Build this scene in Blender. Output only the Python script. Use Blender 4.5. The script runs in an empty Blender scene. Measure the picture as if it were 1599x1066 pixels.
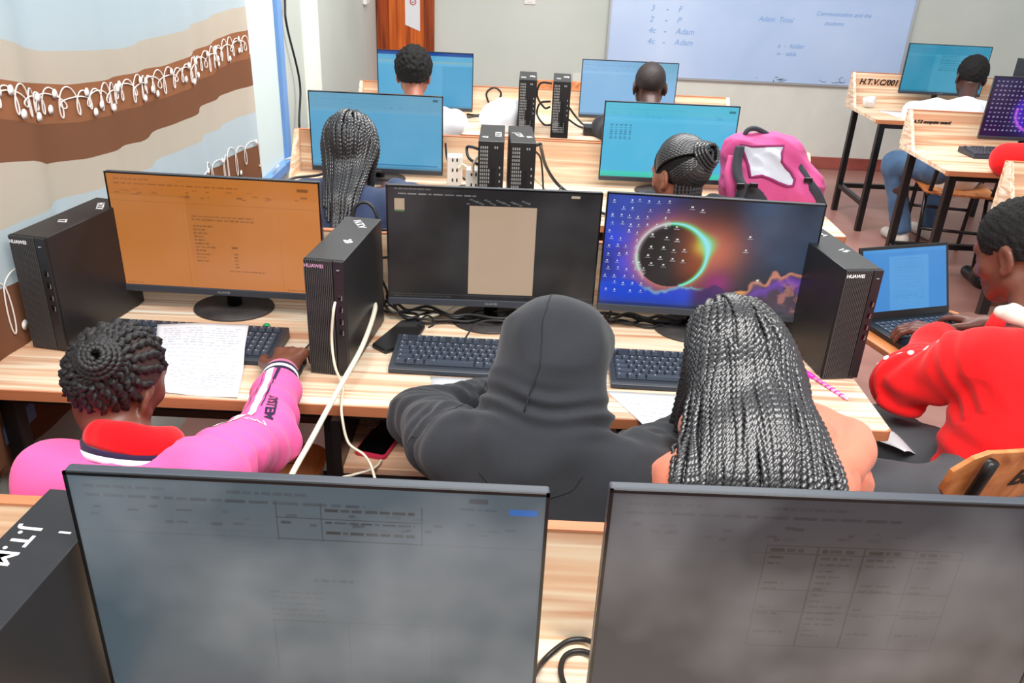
import bpy, bmesh, math, random
import numpy as np
from mathutils import Vector, Matrix
from mathutils.bvhtree import BVHTree

random.seed(7); RNG = np.random.default_rng(11)
SC = bpy.context.scene
COL = SC.collection
PI = math.pi

# ------------------------------------------------------------------ camera, sky, lamps, exposure
SC.view_settings.view_transform = 'Standard'
SC.view_settings.look = 'None'
SC.view_settings.exposure = 0.0
SC.view_settings.gamma = 1.0
SC.view_settings.use_curve_mapping = False

CAM_Z, PITCH, ROLL, FPX = 1.70, math.radians(26.0), math.radians(2.7), 1300.0
cam_data = bpy.data.cameras.new('camera')
cam_data.sensor_width = 36.0
cam_data.lens = FPX / 1599.0 * 36.0
cam_data.clip_start = 0.05
cam = bpy.data.objects.new('camera', cam_data)
COL.objects.link(cam)
_f = Vector((0, math.cos(PITCH), -math.sin(PITCH)))
_u0 = Vector((0, math.sin(PITCH), math.cos(PITCH)))
_r = Vector((1, 0, 0)) * math.cos(ROLL) + _u0 * math.sin(ROLL)
_u = _u0 * math.cos(ROLL) - Vector((1, 0, 0)) * math.sin(ROLL)
_m = Matrix((_r, _u, -_f)).transposed().to_4x4()
_m.translation = Vector((0, 0, CAM_Z))
cam.matrix_world = _m
SC.camera = cam

world = bpy.data.worlds.new('daylight')
SC.world = world
world.use_nodes = True
_bg = world.node_tree.nodes['Background']
_bg.inputs['Color'].default_value = (0.93, 0.97, 1.0, 1)
_bg.inputs['Strength'].default_value = 0.80

def area_light(name, loc, target, sx, sy, power, color=(1, 1, 1)):
    l = bpy.data.lights.new(name, 'AREA')
    l.shape = 'RECTANGLE'; l.size = sx; l.size_y = sy; l.energy = power; l.color = color
    o = bpy.data.objects.new(name, l); COL.objects.link(o)
    o.location = loc
    o.rotation_euler = (Vector(target) - Vector(loc)).to_track_quat('-Z', 'Y').to_euler()
    return o
# added overhead fills, no such lamps seen, and the daylight through the window wall on the left
area_light('overhead_fill_light', (0.3, 0.4, 3.0), (0.3, 1.4, 0.7), 2.4, 0.8, 98, (1.0, 0.97, 0.93))
area_light('overhead_fill_light', (0.6, 4.2, 3.1), (0.6, 4.4, 0.7), 3.0, 1.0, 135, (1.0, 0.98, 0.95))
area_light('window_daylight', (-2.4, 2.2, 1.9), (0.4, 2.6, 0.7), 3.6, 1.6, 46, (0.92, 0.97, 1.0))

# ------------------------------------------------------------------ materials
def lin(c):
    c = c / 255.0
    return c / 12.92 if c <= 0.04045 else ((c + 0.055) / 1.055) ** 2.4
def rgb(r, g, b): return (lin(r), lin(g), lin(b), 1.0)

def mat(name, col, rough=0.5, metal=0.0, spec=0.5, bump=0.0, bscale=200.0, var=0.0, vscale=8.0, emit=None, estr=1.0,
        stretch=None, trans=0.0, coat=0.0, sheen=0.0):
    m = bpy.data.materials.new(name); m.use_nodes = True
    nt = m.node_tree; b = nt.nodes['Principled BSDF']
    b.inputs['Base Color'].default_value = col
    b.inputs['Roughness'].default_value = rough
    b.inputs['Metallic'].default_value = metal
    b.inputs['Specular IOR Level'].default_value = spec
    if trans: b.inputs['Transmission Weight'].default_value = trans
    if coat: b.inputs['Coat Weight'].default_value = coat
    if sheen: b.inputs['Sheen Weight'].default_value = sheen
    if emit:
        b.inputs['Emission Color'].default_value = emit; b.inputs['Emission Strength'].default_value = estr
    if bump or var:
        tc = nt.nodes.new('ShaderNodeTexCoord'); mp = nt.nodes.new('ShaderNodeMapping')
        nt.links.new(tc.outputs['Object'], mp.inputs['Vector'])
        if stretch: mp.inputs['Scale'].default_value = stretch
    if var:
        n = nt.nodes.new('ShaderNodeTexNoise'); n.inputs['Scale'].default_value = vscale; n.inputs['Detail'].default_value = 5
        r = nt.nodes.new('ShaderNodeValToRGB')
        nt.links.new(mp.outputs['Vector'], n.inputs['Vector']); nt.links.new(n.outputs['Fac'], r.inputs['Fac'])
        e = r.color_ramp.elements
        e[0].position = 0.3; e[1].position = 0.7
        e[0].color = tuple(c * (1 - var) for c in col[:3]) + (1,)
        e[1].color = tuple(min(1, c * (1 + var)) for c in col[:3]) + (1,)
        nt.links.new(r.outputs['Color'], b.inputs['Base Color'])
    if bump:
        n2 = nt.nodes.new('ShaderNodeTexNoise'); n2.inputs['Scale'].default_value = bscale; n2.inputs['Detail'].default_value = 3
        bp = nt.nodes.new('ShaderNodeBump'); bp.inputs['Strength'].default_value = bump; bp.inputs['Distance'].default_value = 0.002
        nt.links.new(mp.outputs['Vector'], n2.inputs['Vector']); nt.links.new(n2.outputs['Fac'], bp.inputs['Height'])
        nt.links.new(bp.outputs['Normal'], b.inputs['Normal'])
    return m

def ramp_mat(name, stops, scale, vec_scale, rough=0.4, detail=4.0, spec=0.4, distort=0.6, bump=0.0, wave=None):
    """Colours picked by a stretched noise: wood laminate, painted plaster, cement."""
    m = bpy.data.materials.new(name); m.use_nodes = True
    nt = m.node_tree; b = nt.nodes['Principled BSDF']
    tc = nt.nodes.new('ShaderNodeTexCoord'); mp = nt.nodes.new('ShaderNodeMapping')
    mp.inputs['Scale'].default_value = vec_scale
    n = nt.nodes.new('ShaderNodeTexNoise'); n.inputs['Scale'].default_value = scale
    n.inputs['Detail'].default_value = detail; n.inputs['Distortion'].default_value = distort
    r = nt.nodes.new('ShaderNodeValToRGB')
    nt.links.new(tc.outputs['Object'], mp.inputs['Vector']); nt.links.new(mp.outputs['Vector'], n.inputs['Vector'])
    nt.links.new(n.outputs['Fac'], r.inputs['Fac']); nt.links.new(r.outputs['Color'], b.inputs['Base Color'])
    e = r.color_ramp.elements
    while len(e) < len(stops): e.new(0.5)
    for k, (p, c) in enumerate(stops):
        e[k].position = p; e[k].color = c
    b.inputs['Roughness'].default_value = rough; b.inputs['Specular IOR Level'].default_value = spec
    if bump:
        bp = nt.nodes.new('ShaderNodeBump'); bp.inputs['Strength'].default_value = bump; bp.inputs['Distance'].default_value = 0.004
        nt.links.new(n.outputs['Fac'], bp.inputs['Height']); nt.links.new(bp.outputs['Normal'], b.inputs['Normal'])
    return m

M = {}
WOOD = [(0.28, rgb(204, 146, 112)), (0.40, rgb(238, 200, 166)), (0.48, rgb(250, 234, 208)), (0.55, rgb(218, 170, 136)), (0.64, rgb(252, 244, 226)), (0.74, rgb(210, 158, 124))]
M['wood'] = ramp_mat('striped_laminate', WOOD, 6.0, (0.10, 3.0, 3.0), 0.32, 3.0, 0.4, 0.25)
M['wood_side'] = ramp_mat('striped_laminate_crosscut', WOOD, 6.0, (3.0, 0.5, 3.0), 0.32, 3.0, 0.4, 0.25)
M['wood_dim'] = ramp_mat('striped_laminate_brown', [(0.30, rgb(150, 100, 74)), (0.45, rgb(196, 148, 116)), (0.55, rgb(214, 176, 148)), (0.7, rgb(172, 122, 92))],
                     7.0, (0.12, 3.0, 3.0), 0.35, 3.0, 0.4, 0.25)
M['edge'] = mat('edge_band', rgb(186, 116, 78), 0.5, var=0.12, vscale=9, stretch=(0.4, 5, 5))
M['ply'] = ramp_mat('varnished_plywood', [(0.32, rgb(170, 94, 48)), (0.5, rgb(206, 128, 72)), (0.68, rgb(222, 150, 94))], 6.0, (4.0, 0.5, 2.0), 0.35, 4.0, 0.45, 0.8)
M['plyedge'] = mat('plywood_edge', rgb(196, 134, 84), 0.6, var=0.2, vscale=60)
M['modesty'] = mat('brown_board', rgb(92, 56, 40), 0.6, var=0.1, vscale=6)
M['steel'] = mat('black_painted_steel', rgb(20, 18, 18), 0.35, 0.0, 0.5, var=0.3, vscale=20)
M['plastic'] = mat('black_plastic', rgb(26, 27, 30), 0.42, 0, 0.5)
M['plastic_gloss'] = mat('black_gloss_plastic', rgb(16, 16, 18), 0.18, 0, 0.5)
M['bezel'] = mat('monitor_housing', rgb(58, 63, 72), 0.38, 0, 0.5)
M['base'] = mat('stand_base_dusty', rgb(58, 54, 54), 0.5, var=0.45, vscale=16)
M['case'] = mat('case_steel', rgb(34, 34, 37), 0.40, 0.0, 0.5, var=0.2, vscale=7)
M['rib'] = mat('grille_ribs', rgb(66, 64, 64), 0.5)
M['void'] = mat('dark_recess', rgb(8, 8, 9), 0.7)
M['kbody'] = mat('keyboard_body', rgb(46, 52, 62), 0.4)
M['key'] = mat('keycaps', rgb(66, 74, 88), 0.38, 0, 0.5)
M['legend'] = mat('key_legends', rgb(170, 178, 188), 0.5)
M['ink_white'] = mat('white_stencil_paint', rgb(232, 232, 232), 0.5)
M['ink_pink'] = mat('faded_logo_paint', rgb(196, 150, 176), 0.5)
M['ink_black'] = mat('black_stencil_paint', rgb(24, 18, 16), 0.6)
M['ink_blue'] = mat('blue_marker', rgb(130, 170, 220), 0.6)
M['ink_grey'] = mat('grey_pencil', rgb(196, 200, 210), 0.7)
M['white_plastic'] = mat('white_plastic', rgb(232, 230, 226), 0.4)
M['cable_black'] = mat('black_cable', rgb(30, 29, 31), 0.42)
M['cable_white'] = mat('white_cable', rgb(236, 228, 206), 0.45)
M['paper'] = mat('white_paper', rgb(222, 223, 228), 0.7, bump=0.05, bscale=30)
M['red_case'] = mat('crimson_phone_case', rgb(190, 40, 72), 0.4)
M['glass_black'] = mat('black_glass', rgb(5, 5, 6), 0.08, 0, 0.5)
M['green'] = mat('green_plastic', rgb(30, 170, 110), 0.4)
M['pen_pink'] = mat('magenta_pen_plastic', rgb(232, 40, 190), 0.3)
M['pen_white'] = mat('pale_pink_pen_plastic', rgb(250, 190, 225), 0.3)
M['vent'] = mat('vent_light_metal', rgb(170, 172, 172), 0.4, 0.3)

M['floor'] = ramp_mat('red_oxide_cement', [(0.3, rgb(140, 96, 88)), (0.5, rgb(164, 118, 108)), (0.7, rgb(184, 142, 132))], 1.6, (1, 1, 1), 0.36, 6.0, 0.5, 0.4)
M['wall'] = ramp_mat('pale_plaster', [(0.3, rgb(186, 192, 184)), (0.6, rgb(198, 203, 196)), (0.8, rgb(206, 208, 202))], 0.9, (1, 1, 1), 0.75, 4.0, 0.2, 0.2)
M['wall_white'] = ramp_mat('white_plaster', [(0.3, rgb(206, 208, 200)), (0.62, rgb(222, 222, 214)), (0.74, rgb(222, 206, 194)), (0.85, rgb(208, 178, 164))], 2.6, (1, 1, 0.7), 0.7, 5.0, 0.2, 0.6)
M['skirting'] = ramp_mat('red_brown_skirting', [(0.35, rgb(136, 66, 58)), (0.65, rgb(164, 88, 78))], 3.0, (1, 1, 1), 0.5)
M['blue'] = mat('blue_gloss_paint', rgb(112, 156, 214), 0.4, var=0.06, vscale=6)
M['wall_pale'] = mat('pale_wall_strip', rgb(244, 246, 236), 0.7)
M['board'] = ramp_mat('whiteboard_enamel', [(0.3, rgb(172, 196, 232)), (0.55, rgb(186, 206, 238)), (0.75, rgb(196, 214, 242))], 1.2, (1, 1, 1), 0.3, 4.0, 0.5, 0.5)
M['alu'] = mat('aluminium_trim', rgb(190, 196, 202), 0.4, 0.6)
M['door'] = ramp_mat('orange_varnished_wood', [(0.3, rgb(150, 62, 14)), (0.5, rgb(196, 92, 26)), (0.7, rgb(214, 112, 42))], 5.0, (6, 6, 0.35), 0.4, 4.0, 0.4, 0.8)
M['jamb'] = ramp_mat('dark_varnished_wood', [(0.35, rgb(112, 42, 10)), (0.65, rgb(164, 70, 20))], 5.0, (6, 6, 0.35), 0.4, 4.0, 0.4, 0.8)

def two_sided(name, col, tr=0.5):
    m = bpy.data.materials.new(name); m.use_nodes = True
    nt = m.node_tree; nt.nodes.clear()
    o = nt.nodes.new('ShaderNodeOutputMaterial'); mx = nt.nodes.new('ShaderNodeMixShader')
    d = nt.nodes.new('ShaderNodeBsdfDiffuse'); t = nt.nodes.new('ShaderNodeBsdfTranslucent')
    d.inputs['Color'].default_value = col; t.inputs['Color'].default_value = col; mx.inputs['Fac'].default_value = tr
    nt.links.new(d.outputs[0], mx.inputs[1]); nt.links.new(t.outputs[0], mx.inputs[2]); nt.links.new(mx.outputs[0], o.inputs['Surface'])
    return m
M['c_white'] = two_sided('curtain_white', rgb(214, 224, 232), 0.5)
M['c_beige'] = two_sided('curtain_beige', rgb(214, 200, 184), 0.35)
M['c_brown'] = two_sided('curtain_brown', rgb(164, 110, 80), 0.25)
M['c_dark'] = two_sided('curtain_dark_brown', rgb(134, 92, 70), 0.2)
M['c_thread'] = mat('white_embroidery', rgb(240, 232, 226), 0.7)
M['frost'] = two_sided('frosted_pane', rgb(232, 240, 238), 0.4)

# ------------------------------------------------------------------ mesh building
class MB:
    def __init__(s): s.v = []; s.f = []; s.m = []
    def add(s, vs, fs, mi=0):
        n = len(s.v); s.v += [tuple(float(c) for c in p) for p in vs]
        s.f += [tuple(i + n for i in f) for f in fs]; s.m += [mi] * len(fs); return s
    def box(s, lo, hi, mi=0, T=None):
        x0, y0, z0 = lo; x1, y1, z1 = hi
        v = [(x0, y0, z0), (x1, y0, z0), (x1, y1, z0), (x0, y1, z0), (x0, y0, z1), (x1, y0, z1), (x1, y1, z1), (x0, y1, z1)]
        if T is not None: v = [T @ Vector(p) for p in v]
        return s.add(v, [(0, 3, 2, 1), (4, 5, 6, 7), (0, 1, 5, 4), (1, 2, 6, 5), (2, 3, 7, 6), (3, 0, 4, 7)], mi)
    def bar(s, a, b, w, h=None, mi=0):
        a = Vector(a); b = Vector(b); d = (b - a).normalized(); h = h or w
        x = d.orthogonal().normalized() if abs(d.z) > .99 else d.cross(Vector((0, 0, 1))).normalized()
        if abs(d.z) > .99: x = Vector((1, 0, 0))
        y = d.cross(x).normalized()
        v = [p + x * (i * w / 2) + y * (j * h / 2) for p in (a, b) for i, j in ((-1, -1), (1, -1), (1, 1), (-1, 1))]
        return s.add(v, [(0, 3, 2, 1), (4, 5, 6, 7), (0, 1, 5, 4), (1, 2, 6, 5), (2, 3, 7, 6), (3, 0, 4, 7)], mi)
    def tube(s, pts, r, n=8, mi=0, closed=False, cap=True):
        P = [Vector(p) for p in pts]; k = len(P); rr = r if hasattr(r, '__len__') else [r] * k
        ref = None; rings = []
        for i in range(k):
            d = (P[(i + 1) % k] - P[i - 1]) if closed else (P[min(i + 1, k - 1)] - P[max(i - 1, 0)])
            if d.length < 1e-9: d = Vector((0, 0, 1))
            d.normalize()
            if ref is None: ref = d.orthogonal().normalized()
            ref = (ref - d * ref.dot(d))
            ref = ref.normalized() if ref.length > 1e-6 else d.orthogonal().normalized()
            b = d.cross(ref)
            rings.append([P[i] + (ref * math.cos(t) + b * math.sin(t)) * rr[i] for t in (2 * PI * j / n for j in range(n))])
        v = [p for q in rings for p in q]; f = []
        for i in range(k if closed else k - 1):
            for j in range(n):
                a0, a1 = i * n + j, i * n + (j + 1) % n; i2 = (i + 1) % k
                f.append((a0, a1, i2 * n + (j + 1) % n, i2 * n + j))
        if cap and not closed:
            f.append(tuple(range(n))[::-1]); f.append(tuple((k - 1) * n + j for j in range(n)))
        return s.add(v, f, mi)
    def lathe(s, prof, n=32, c=(0, 0, 0), mi=0, sx=1, sy=1):
        v = []; f = []
        for (r, z) in prof:
            v += [(c[0] + r * math.cos(2 * PI * j / n) * sx, c[1] + r * math.sin(2 * PI * j / n) * sy, c[2] + z) for j in range(n)]
        for i in range(len(prof) - 1):
            f += [(i * n + j, i * n + (j + 1) % n, (i + 1) * n + (j + 1) % n, (i + 1) * n + j) for j in range(n)]
        f.append(tuple(range(n))[::-1]); f.append(tuple((len(prof) - 1) * n + j for j in range(n)))
        return s.add(v, f, mi)
    def prism(s, poly, z0, z1, mi=0, T=None):
        n = len(poly)
        v = [Vector((x, y, z0)) for x, y in poly] + [Vector((x, y, z1)) for x, y in poly]
        if T is not None: v = [T @ p for p in v]
        return s.add(v, [tuple(range(n))[::-1], tuple(range(n, 2 * n))] + [(i, (i + 1) % n, n + (i + 1) % n, n + i) for i in range(n)], mi)
    def build(s, name, mats, parent=None, smooth=False, bevel=0.0, loc=None):
        me = bpy.data.meshes.new(name)
        me.from_pydata(s.v, [], s.f); me.update()
        return link(name, me, mats, parent, smooth, bevel, s.m, loc)

def link(name, me, mats, parent=None, smooth=False, bevel=0.0, mi=None, loc=None):
    for m in (mats if isinstance(mats, (list, tuple)) else [mats]): me.materials.append(m)
    if mi is not None and len(me.materials) > 1: me.polygons.foreach_set('material_index', mi)
    if smooth: me.polygons.foreach_set('use_smooth', [True] * len(me.polygons))
    o = bpy.data.objects.new(name, me); COL.objects.link(o)
    if parent: o.parent = parent
    if loc: o.location = loc
    if bevel:
        b = o.modifiers.new('bevel', 'BEVEL'); b.width = bevel; b.segments = 2; b.limit_method = 'ANGLE'; b.angle_limit = 0.7
        b.harden_normals = False
    return o
def np_mesh(name, V, F):
    me = bpy.data.meshes.new(name)
    V = np.asarray(V, np.float32); F = np.asarray(F, np.int32)
    k = F.shape[1]
    me.vertices.add(len(V)); me.vertices.foreach_set('co', V.ravel())
    me.loops.add(F.size); me.loops.foreach_set('vertex_index', F.ravel())
    me.polygons.add(len(F)); me.polygons.foreach_set('loop_start', np.arange(0, F.size, k, dtype=np.int32))
    try: me.polygons.foreach_set('loop_total', np.full(len(F), k, np.int32))
    except Exception: pass
    me.update(calc_edges=True); me.validate()
    return me
def tag(o, label=None, cat=None, group=None, kind=None):
    if label: o['label'] = label
    if cat: o['category'] = cat
    if group: o['group'] = group
    if kind: o['kind'] = kind
    return o
def empty(name, loc=(0, 0, 0), rz=0.0):
    o = bpy.data.objects.new(name, None); COL.objects.link(o)
    o.location = loc; o.rotation_euler = (0, 0, rz); o.empty_display_size = 0.05
    return o
def copy_tree(o, parent=None):
    c = o.copy(); COL.objects.link(c)
    if parent: c.parent = parent
    for ch in o.children: copy_tree(ch, c)
    return c
def struct(o): o['kind'] = 'structure'; return o

def catmull(pts, n=8):
    P = [Vector(p) for p in pts]; P = [P[0] * 2 - P[1]] + P + [P[-1] * 2 - P[-2]]
    out = []
    for i in range(1, len(P) - 2):
        a, b, c, d = P[i - 1], P[i], P[i + 1], P[i + 2]
        for k in range(n):
            t = k / n
            out.append(0.5 * ((2 * b) + (c - a) * t + (2 * a - 5 * b + 4 * c - d) * t * t + (3 * b - a - 3 * c + d) * t ** 3))
    out.append(P[-2]); return out
def text_mb(txt, size, T, depth=0.0006, shear=0.0, bold=0.0, align='CENTER'):
    cu = bpy.data.curves.new('lettering', 'FONT'); cu.body = txt; cu.size = size; cu.extrude = depth; cu.shear = shear
    cu.align_x = align; cu.align_y = 'CENTER'; cu.offset = bold; cu.resolution_u = 3
    o = bpy.data.objects.new('lettering', cu); COL.objects.link(o)
    dg = bpy.context.evaluated_depsgraph_get(); dg.update()
    me = bpy.data.meshes.new_from_object(o.evaluated_get(dg))
    mb = MB(); mb.add([T @ v.co for v in me.vertices], [tuple(p.vertices) for p in me.polygons])
    bpy.data.objects.remove(o); bpy.data.curves.remove(cu); bpy.data.meshes.remove(me)
    return mb
def frame(o, x, y):
    """Matrix whose local x,y axes are the given directions (text lies in that plane)."""
    x = Vector(x).normalized(); y = Vector(y); y = (y - x * y.dot(x)).normalized(); z = x.cross(y)
    m = Matrix((x, y, z)).transposed().to_4x4(); m.translation = Vector(o); return m

# ------------------------------------------------------------------ the room
WX, WY = -1.22, 7.2
struct(MB().box((-1.5, -1.5, -0.1), (6.0, 7.5, 0.0)).build('floor', M['floor']))
wb = MB().box((WX - .1, WY, 0), (6.0, WY + .12, 3.0)).build('wall_back', M['wall']); struct(wb)
struct(MB().box((0.4, WY - .012, 0.0), (6.0, WY, 0.69)).build('trim_1', M['wall_white']))
struct(MB().box((WX, WY - .03, 0), (6.0, WY - .012, 0.10)).build('baseboard_back', M['skirting'], bevel=.004))
# the window wall: sill wall, then the opening with blue steel framing, then plain wall and a strip paler than the wall
wl = MB(); wl.box((WX - .2, -1.5, 0), (WX, 4.33, .56)); wl.box((WX - .2, 4.33, 0), (WX, WY, 3.0)); wl.box((WX - .2, -1.5, 2.5), (WX, 4.33, 3.0))
struct(wl.build('wall_left', M['wall']))
struct(MB().box((WX - .01, 4.79, 0), (WX + .025, 5.07, 3.0)).build('trim_2', M['wall_pale']))
win = struct(MB().box((WX - .014, -1.5, .60), (WX - .008, 4.32, 2.5)).build('window_1', M['frost']))
fr = MB(); fr.box((WX - .02, 4.29, .56), (WX + .015, 4.36, 2.6)); fr.box((WX - .02, -1.5, .555), (WX + .03, 4.29, .605)); fr.box((WX - .07, -1.5, 2.44), (WX + .01, 4.29, 2.5))
fr.build('window_frame', M['blue'], win, bevel=.004)
lt = MB(); lt.tube([(WX + .02, 4.2, .62), (WX + .06, 4.2, .635), (WX + .07, 4.25, .63)], .006); lt.tube([(WX + .02, 3.98, .61), (WX + .05, 3.98, .65)], .005)
lt.build('window_latch', M['white_plastic'], win, True)
# door, in the corner of the back wall
dr = struct(MB().box((-1.12, WY - .03, 0), (-.83, WY - .004, 2.05)).build('door_1', M['door'], bevel=.003))
jm = MB(); jm.box((-1.215, WY - .05, 0), (-1.12, WY, 2.1)); jm.box((-.83, WY - .05, 0), (-.75, WY, 2.1)); jm.box((-1.215, WY - .05, 2.05), (-.75, WY, 2.1))
jm.build('door_frame', M['jamb'], dr, bevel=.004)
nt_ = MB(); nt_.add([(-.985, WY - .033, 1.42), (-.985, WY - .033, 1.01), (-.865, WY - .033, .965), (-.865, WY - .033, 1.42), (-.985, WY - .031, 1.42), (-.985, WY - .031, 1.01), (-.865, WY - .031, .965), (-.865, WY - .031, 1.42)],
    [(0, 1, 2, 3), (7, 6, 5, 4), (0, 4, 5, 1), (1, 5, 6, 2), (2, 6, 7, 3), (3, 7, 4, 0)])
nt_ = nt_.build('door_notice', M['paper']); tag(nt_, 'white paper notice with a red seal taped to the orange door', 'notice')
sl = MB(); sl.tube([(-.92 + .022 * math.cos(t), WY - .0345, 1.185 + .022 * math.sin(t)) for t in (2 * PI * i / 24 for i in range(24))], .004, 6, closed=True)
sl.lathe([(.0, 0), (.012, 0)], 12, (-.92, WY - .035, 1.185)); sl.build('seal', mat('red_seal_ink', rgb(200, 80, 80), .6), nt_)
# whiteboard
wbd = MB().box((.67, WY - .035, .70), (3.07, WY - .012, 1.95)).build('whiteboard', M['board'], bevel=.003)
tag(wbd, 'large white board with faint blue handwriting on the back wall', 'whiteboard')
tr = MB(); tr.box((.655, WY - .04, .685), (3.085, WY - .01, .702)); tr.box((.655, WY - .04, .702), (.672, WY - .01, 1.95)); tr.box((3.068, WY - .04, .702), (3.085, WY - .01, 1.95))
tr.build('frame', M['alu'], wbd)
ink = MB()
def wr(t, x, z, s): ink.add(*(lambda q: (q.v, q.f))(text_mb(t, s, frame((x, WY - .0365, z), (1, 0, 0), (0, 0, 1)), .0003, .25, align='LEFT')))
for i, (a, b) in enumerate((('3', 'F'), ('2', 'P'), ('4c', 'Adam'), ('4c', 'Adam'))):
    wr(a, .98, 1.222 - i * .083, .064); wr('-', 1.10, 1.222 - i * .083, .08); wr(b, 1.20, 1.222 - i * .083, .064)
wr('Adam  Total', 1.85, 1.18, .055); wr('a  -  folder', 2.04, .985, .05); wr('w - table', 2.04, .925, .045); wr('Communication and the', 2.3, 1.24, .045); wr('students', 2.38, 1.17, .045)
ink.build('lettering', M['ink_blue'], wbd)
sm = MB()
for i in range(26):
    x = random.choice([random.gauss(2.57, .09), random.gauss(2.05, .08), random.gauss(2.85, .05)]); z = .712 + abs(random.gauss(0, .018))
    sm.bar((x, WY - .0362, z), (x + random.uniform(-.05, .05), WY - .0362, z + random.uniform(-.02, .03)), .006, .001)
sm.build('smudge', M['ink_black'], wbd)
# light switch on the back wall, socket on the left wall, hanging black cable
sw = MB().box((-.03, WY - .012, 1.205), (.06, WY, 1.29)).build('wall_switch', M['white_plastic'], bevel=.004)
tag(sw, 'white light switch on the back wall above the towers', 'switch')
MB().box((-.005, WY - .017, 1.22), (.035, WY - .011, 1.275)).build('rocker', M['white_plastic'], sw, bevel=.002)
so = MB().box((WX, 6.6, 1.19), (WX + .03, 6.74, 1.34)).build('wall_socket', M['white_plastic'], bevel=.006)
tag(so, 'white socket box on the left wall beside the door', 'socket')
hc = MB().tube(catmull([(WX + .02, 4.42, 1.95), (WX + .015, 4.43, 1.4), (WX + .02, 4.41, 1.25), (WX + .03, 4.55, .95), (WX + .03, 4.48, .72), (WX + .04, 4.5, .4)], 8), .006).build('hanging_cable', M['cable_black'], smooth=True)
tag(hc, 'black cable hanging down the left wall beside the blue window frame', 'cable')

# ------------------------------------------------------------------ curtain
def interp(pts, u): return np.interp(u, [p[0] for p in pts], [p[1] for p in pts])
ZB = [[(0, 2.35), (4, 2.35)],
      [(1.0, 1.52), (1.87, 1.46), (1.96, 1.44), (2.16, 1.39), (2.55, 1.35), (2.99, 1.36), (3.54, 1.39), (4, 1.4)],
      [(1.0, 1.42), (1.84, 1.38), (2.0, 1.34), (2.22, 1.30), (2.45, 1.28), (2.82, 1.265), (3.14, 1.28), (3.55, 1.3), (4, 1.3)],
      [(1.0, 1.33), (1.81, 1.30), (2.1, 1.22), (2.24, 1.20), (2.51, 1.18), (2.79, 1.165), (3.15, 1.175), (3.54, 1.19), (4, 1.19)],
      [(1.0, 1.21), (1.83, 1.19), (1.98, 1.16), (2.1, 1.12), (2.25, 1.1), (2.59, 1.07), (2.96, 1.075), (3.22, 1.085), (3.53, 1.08), (4, 1.08)],
      [(1.0, 1.08), (2.0, 1.03), (2.6, .98), (2.99, .98), (3.45, .97), (4, .97)],
      [(1.0, .95), (1.71, .915), (2.5, .86), (3.5, .83), (4, .83)],
      [(1.0, .5), (4, .5)]]
CY0, CY1 = .9, 3.66
def cloth_x(y, z):
    k = np.clip((2.2 - z) / 1.5, 0, 1)
    f = (.022 * np.sin(y * 11 + .6 * np.sin(y * 3.1)) + .016 * np.sin(y * 19.3 + 1.1) + .010 * np.sin(y * 31 + 2)) * (.55 + .6 * k)
    return -1.185 + f * .55 + .008 * np.sin(y * 2.2)
def cloth_pt(u, v):
    """u: 0..1 along the wall, v: 0..7 down through the bands."""
    y = CY0 + (CY1 - CY0) * u
    zs = np.array([interp(b, y) for b in ZB])
    k = np.clip(np.floor(v).astype(int), 0, 6); t = v - k
    z = np.take_along_axis(zs, k[None], 0)[0] * (1 - t) + np.take_along_axis(zs, k[None] + 1, 0)[0] * t
    return np.stack([cloth_x(y, z), y, z], -1)
nu, per = 300, 9
vv = np.arange(0, 7 * per + 1) / per; uu = np.linspace(0, 1, nu)
U, V = np.meshgrid(uu, vv)
CP = cloth_pt(U.ravel(), V.ravel())
idx = np.arange(len(vv) * nu).reshape(len(vv), nu)
CF = np.stack([idx[:-1, :-1], idx[1:, :-1], idx[1:, 1:], idx[:-1, 1:]], -1).reshape(-1, 4)
cm = np.repeat(np.array([0, 1, 2, 3, 1, 0, 3])[np.clip((np.arange(len(vv) - 1) // per), 0, 6)], nu - 1)
cur = link('curtain', np_mesh('curtain', CP, CF), [M['c_white'], M['c_beige'], M['c_brown'], M['c_dark']], smooth=True, mi=cm.astype(np.int32))
tag(cur, 'white window curtain with beige and brown bands and looped white embroidery', 'curtain')
em = MB()
def loops(vc, amp, u0, u1, n, ph):
    t = np.linspace(0, 1, n * 22); u = u0 + (u1 - u0) * (t - .30 / n * np.sin(2 * PI * n * t + ph))
    v = vc + amp * np.cos(2 * PI * n * t + ph) * (.8 + .2 * np.sin(t * 57 + ph))
    P = cloth_pt(np.clip(u, 0.001, .999), v); P[:, 0] += .004
    em.tube([tuple(p) for p in P], .0020, 5)
    for k in range(n):
        if (k * 7) % 3 == 2: continue
        tt = (k + .25 + .5 * (k % 2)) / n
        c = cloth_pt(np.array([np.clip(u0 + (u1 - u0) * tt, 0.001, .999)]), np.array([vc + amp * .85 * (1 if k % 2 == 0 else -.6)]))[0]
        em.lathe([(.0, -.002), (.008, -.001), (.010, .001), (.0, .003)], 10, (0, 0, 0))
        nn = 40; q = em.v[-nn:]; em.v[-nn:] = [(c[0] + .006 + p[2] * 1.0, c[1] + p[0] * 1.3, c[2] + p[1] * 1.3) for p in q]
loops(2.46, .42, .30, .985, 33, 0); loops(2.46, .22, .30, .985, 19, 1.9)
loops(6.02, .28, .12, .985, 26, .5)
em.build('embroidery', M['c_thread'], cur, True)
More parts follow.
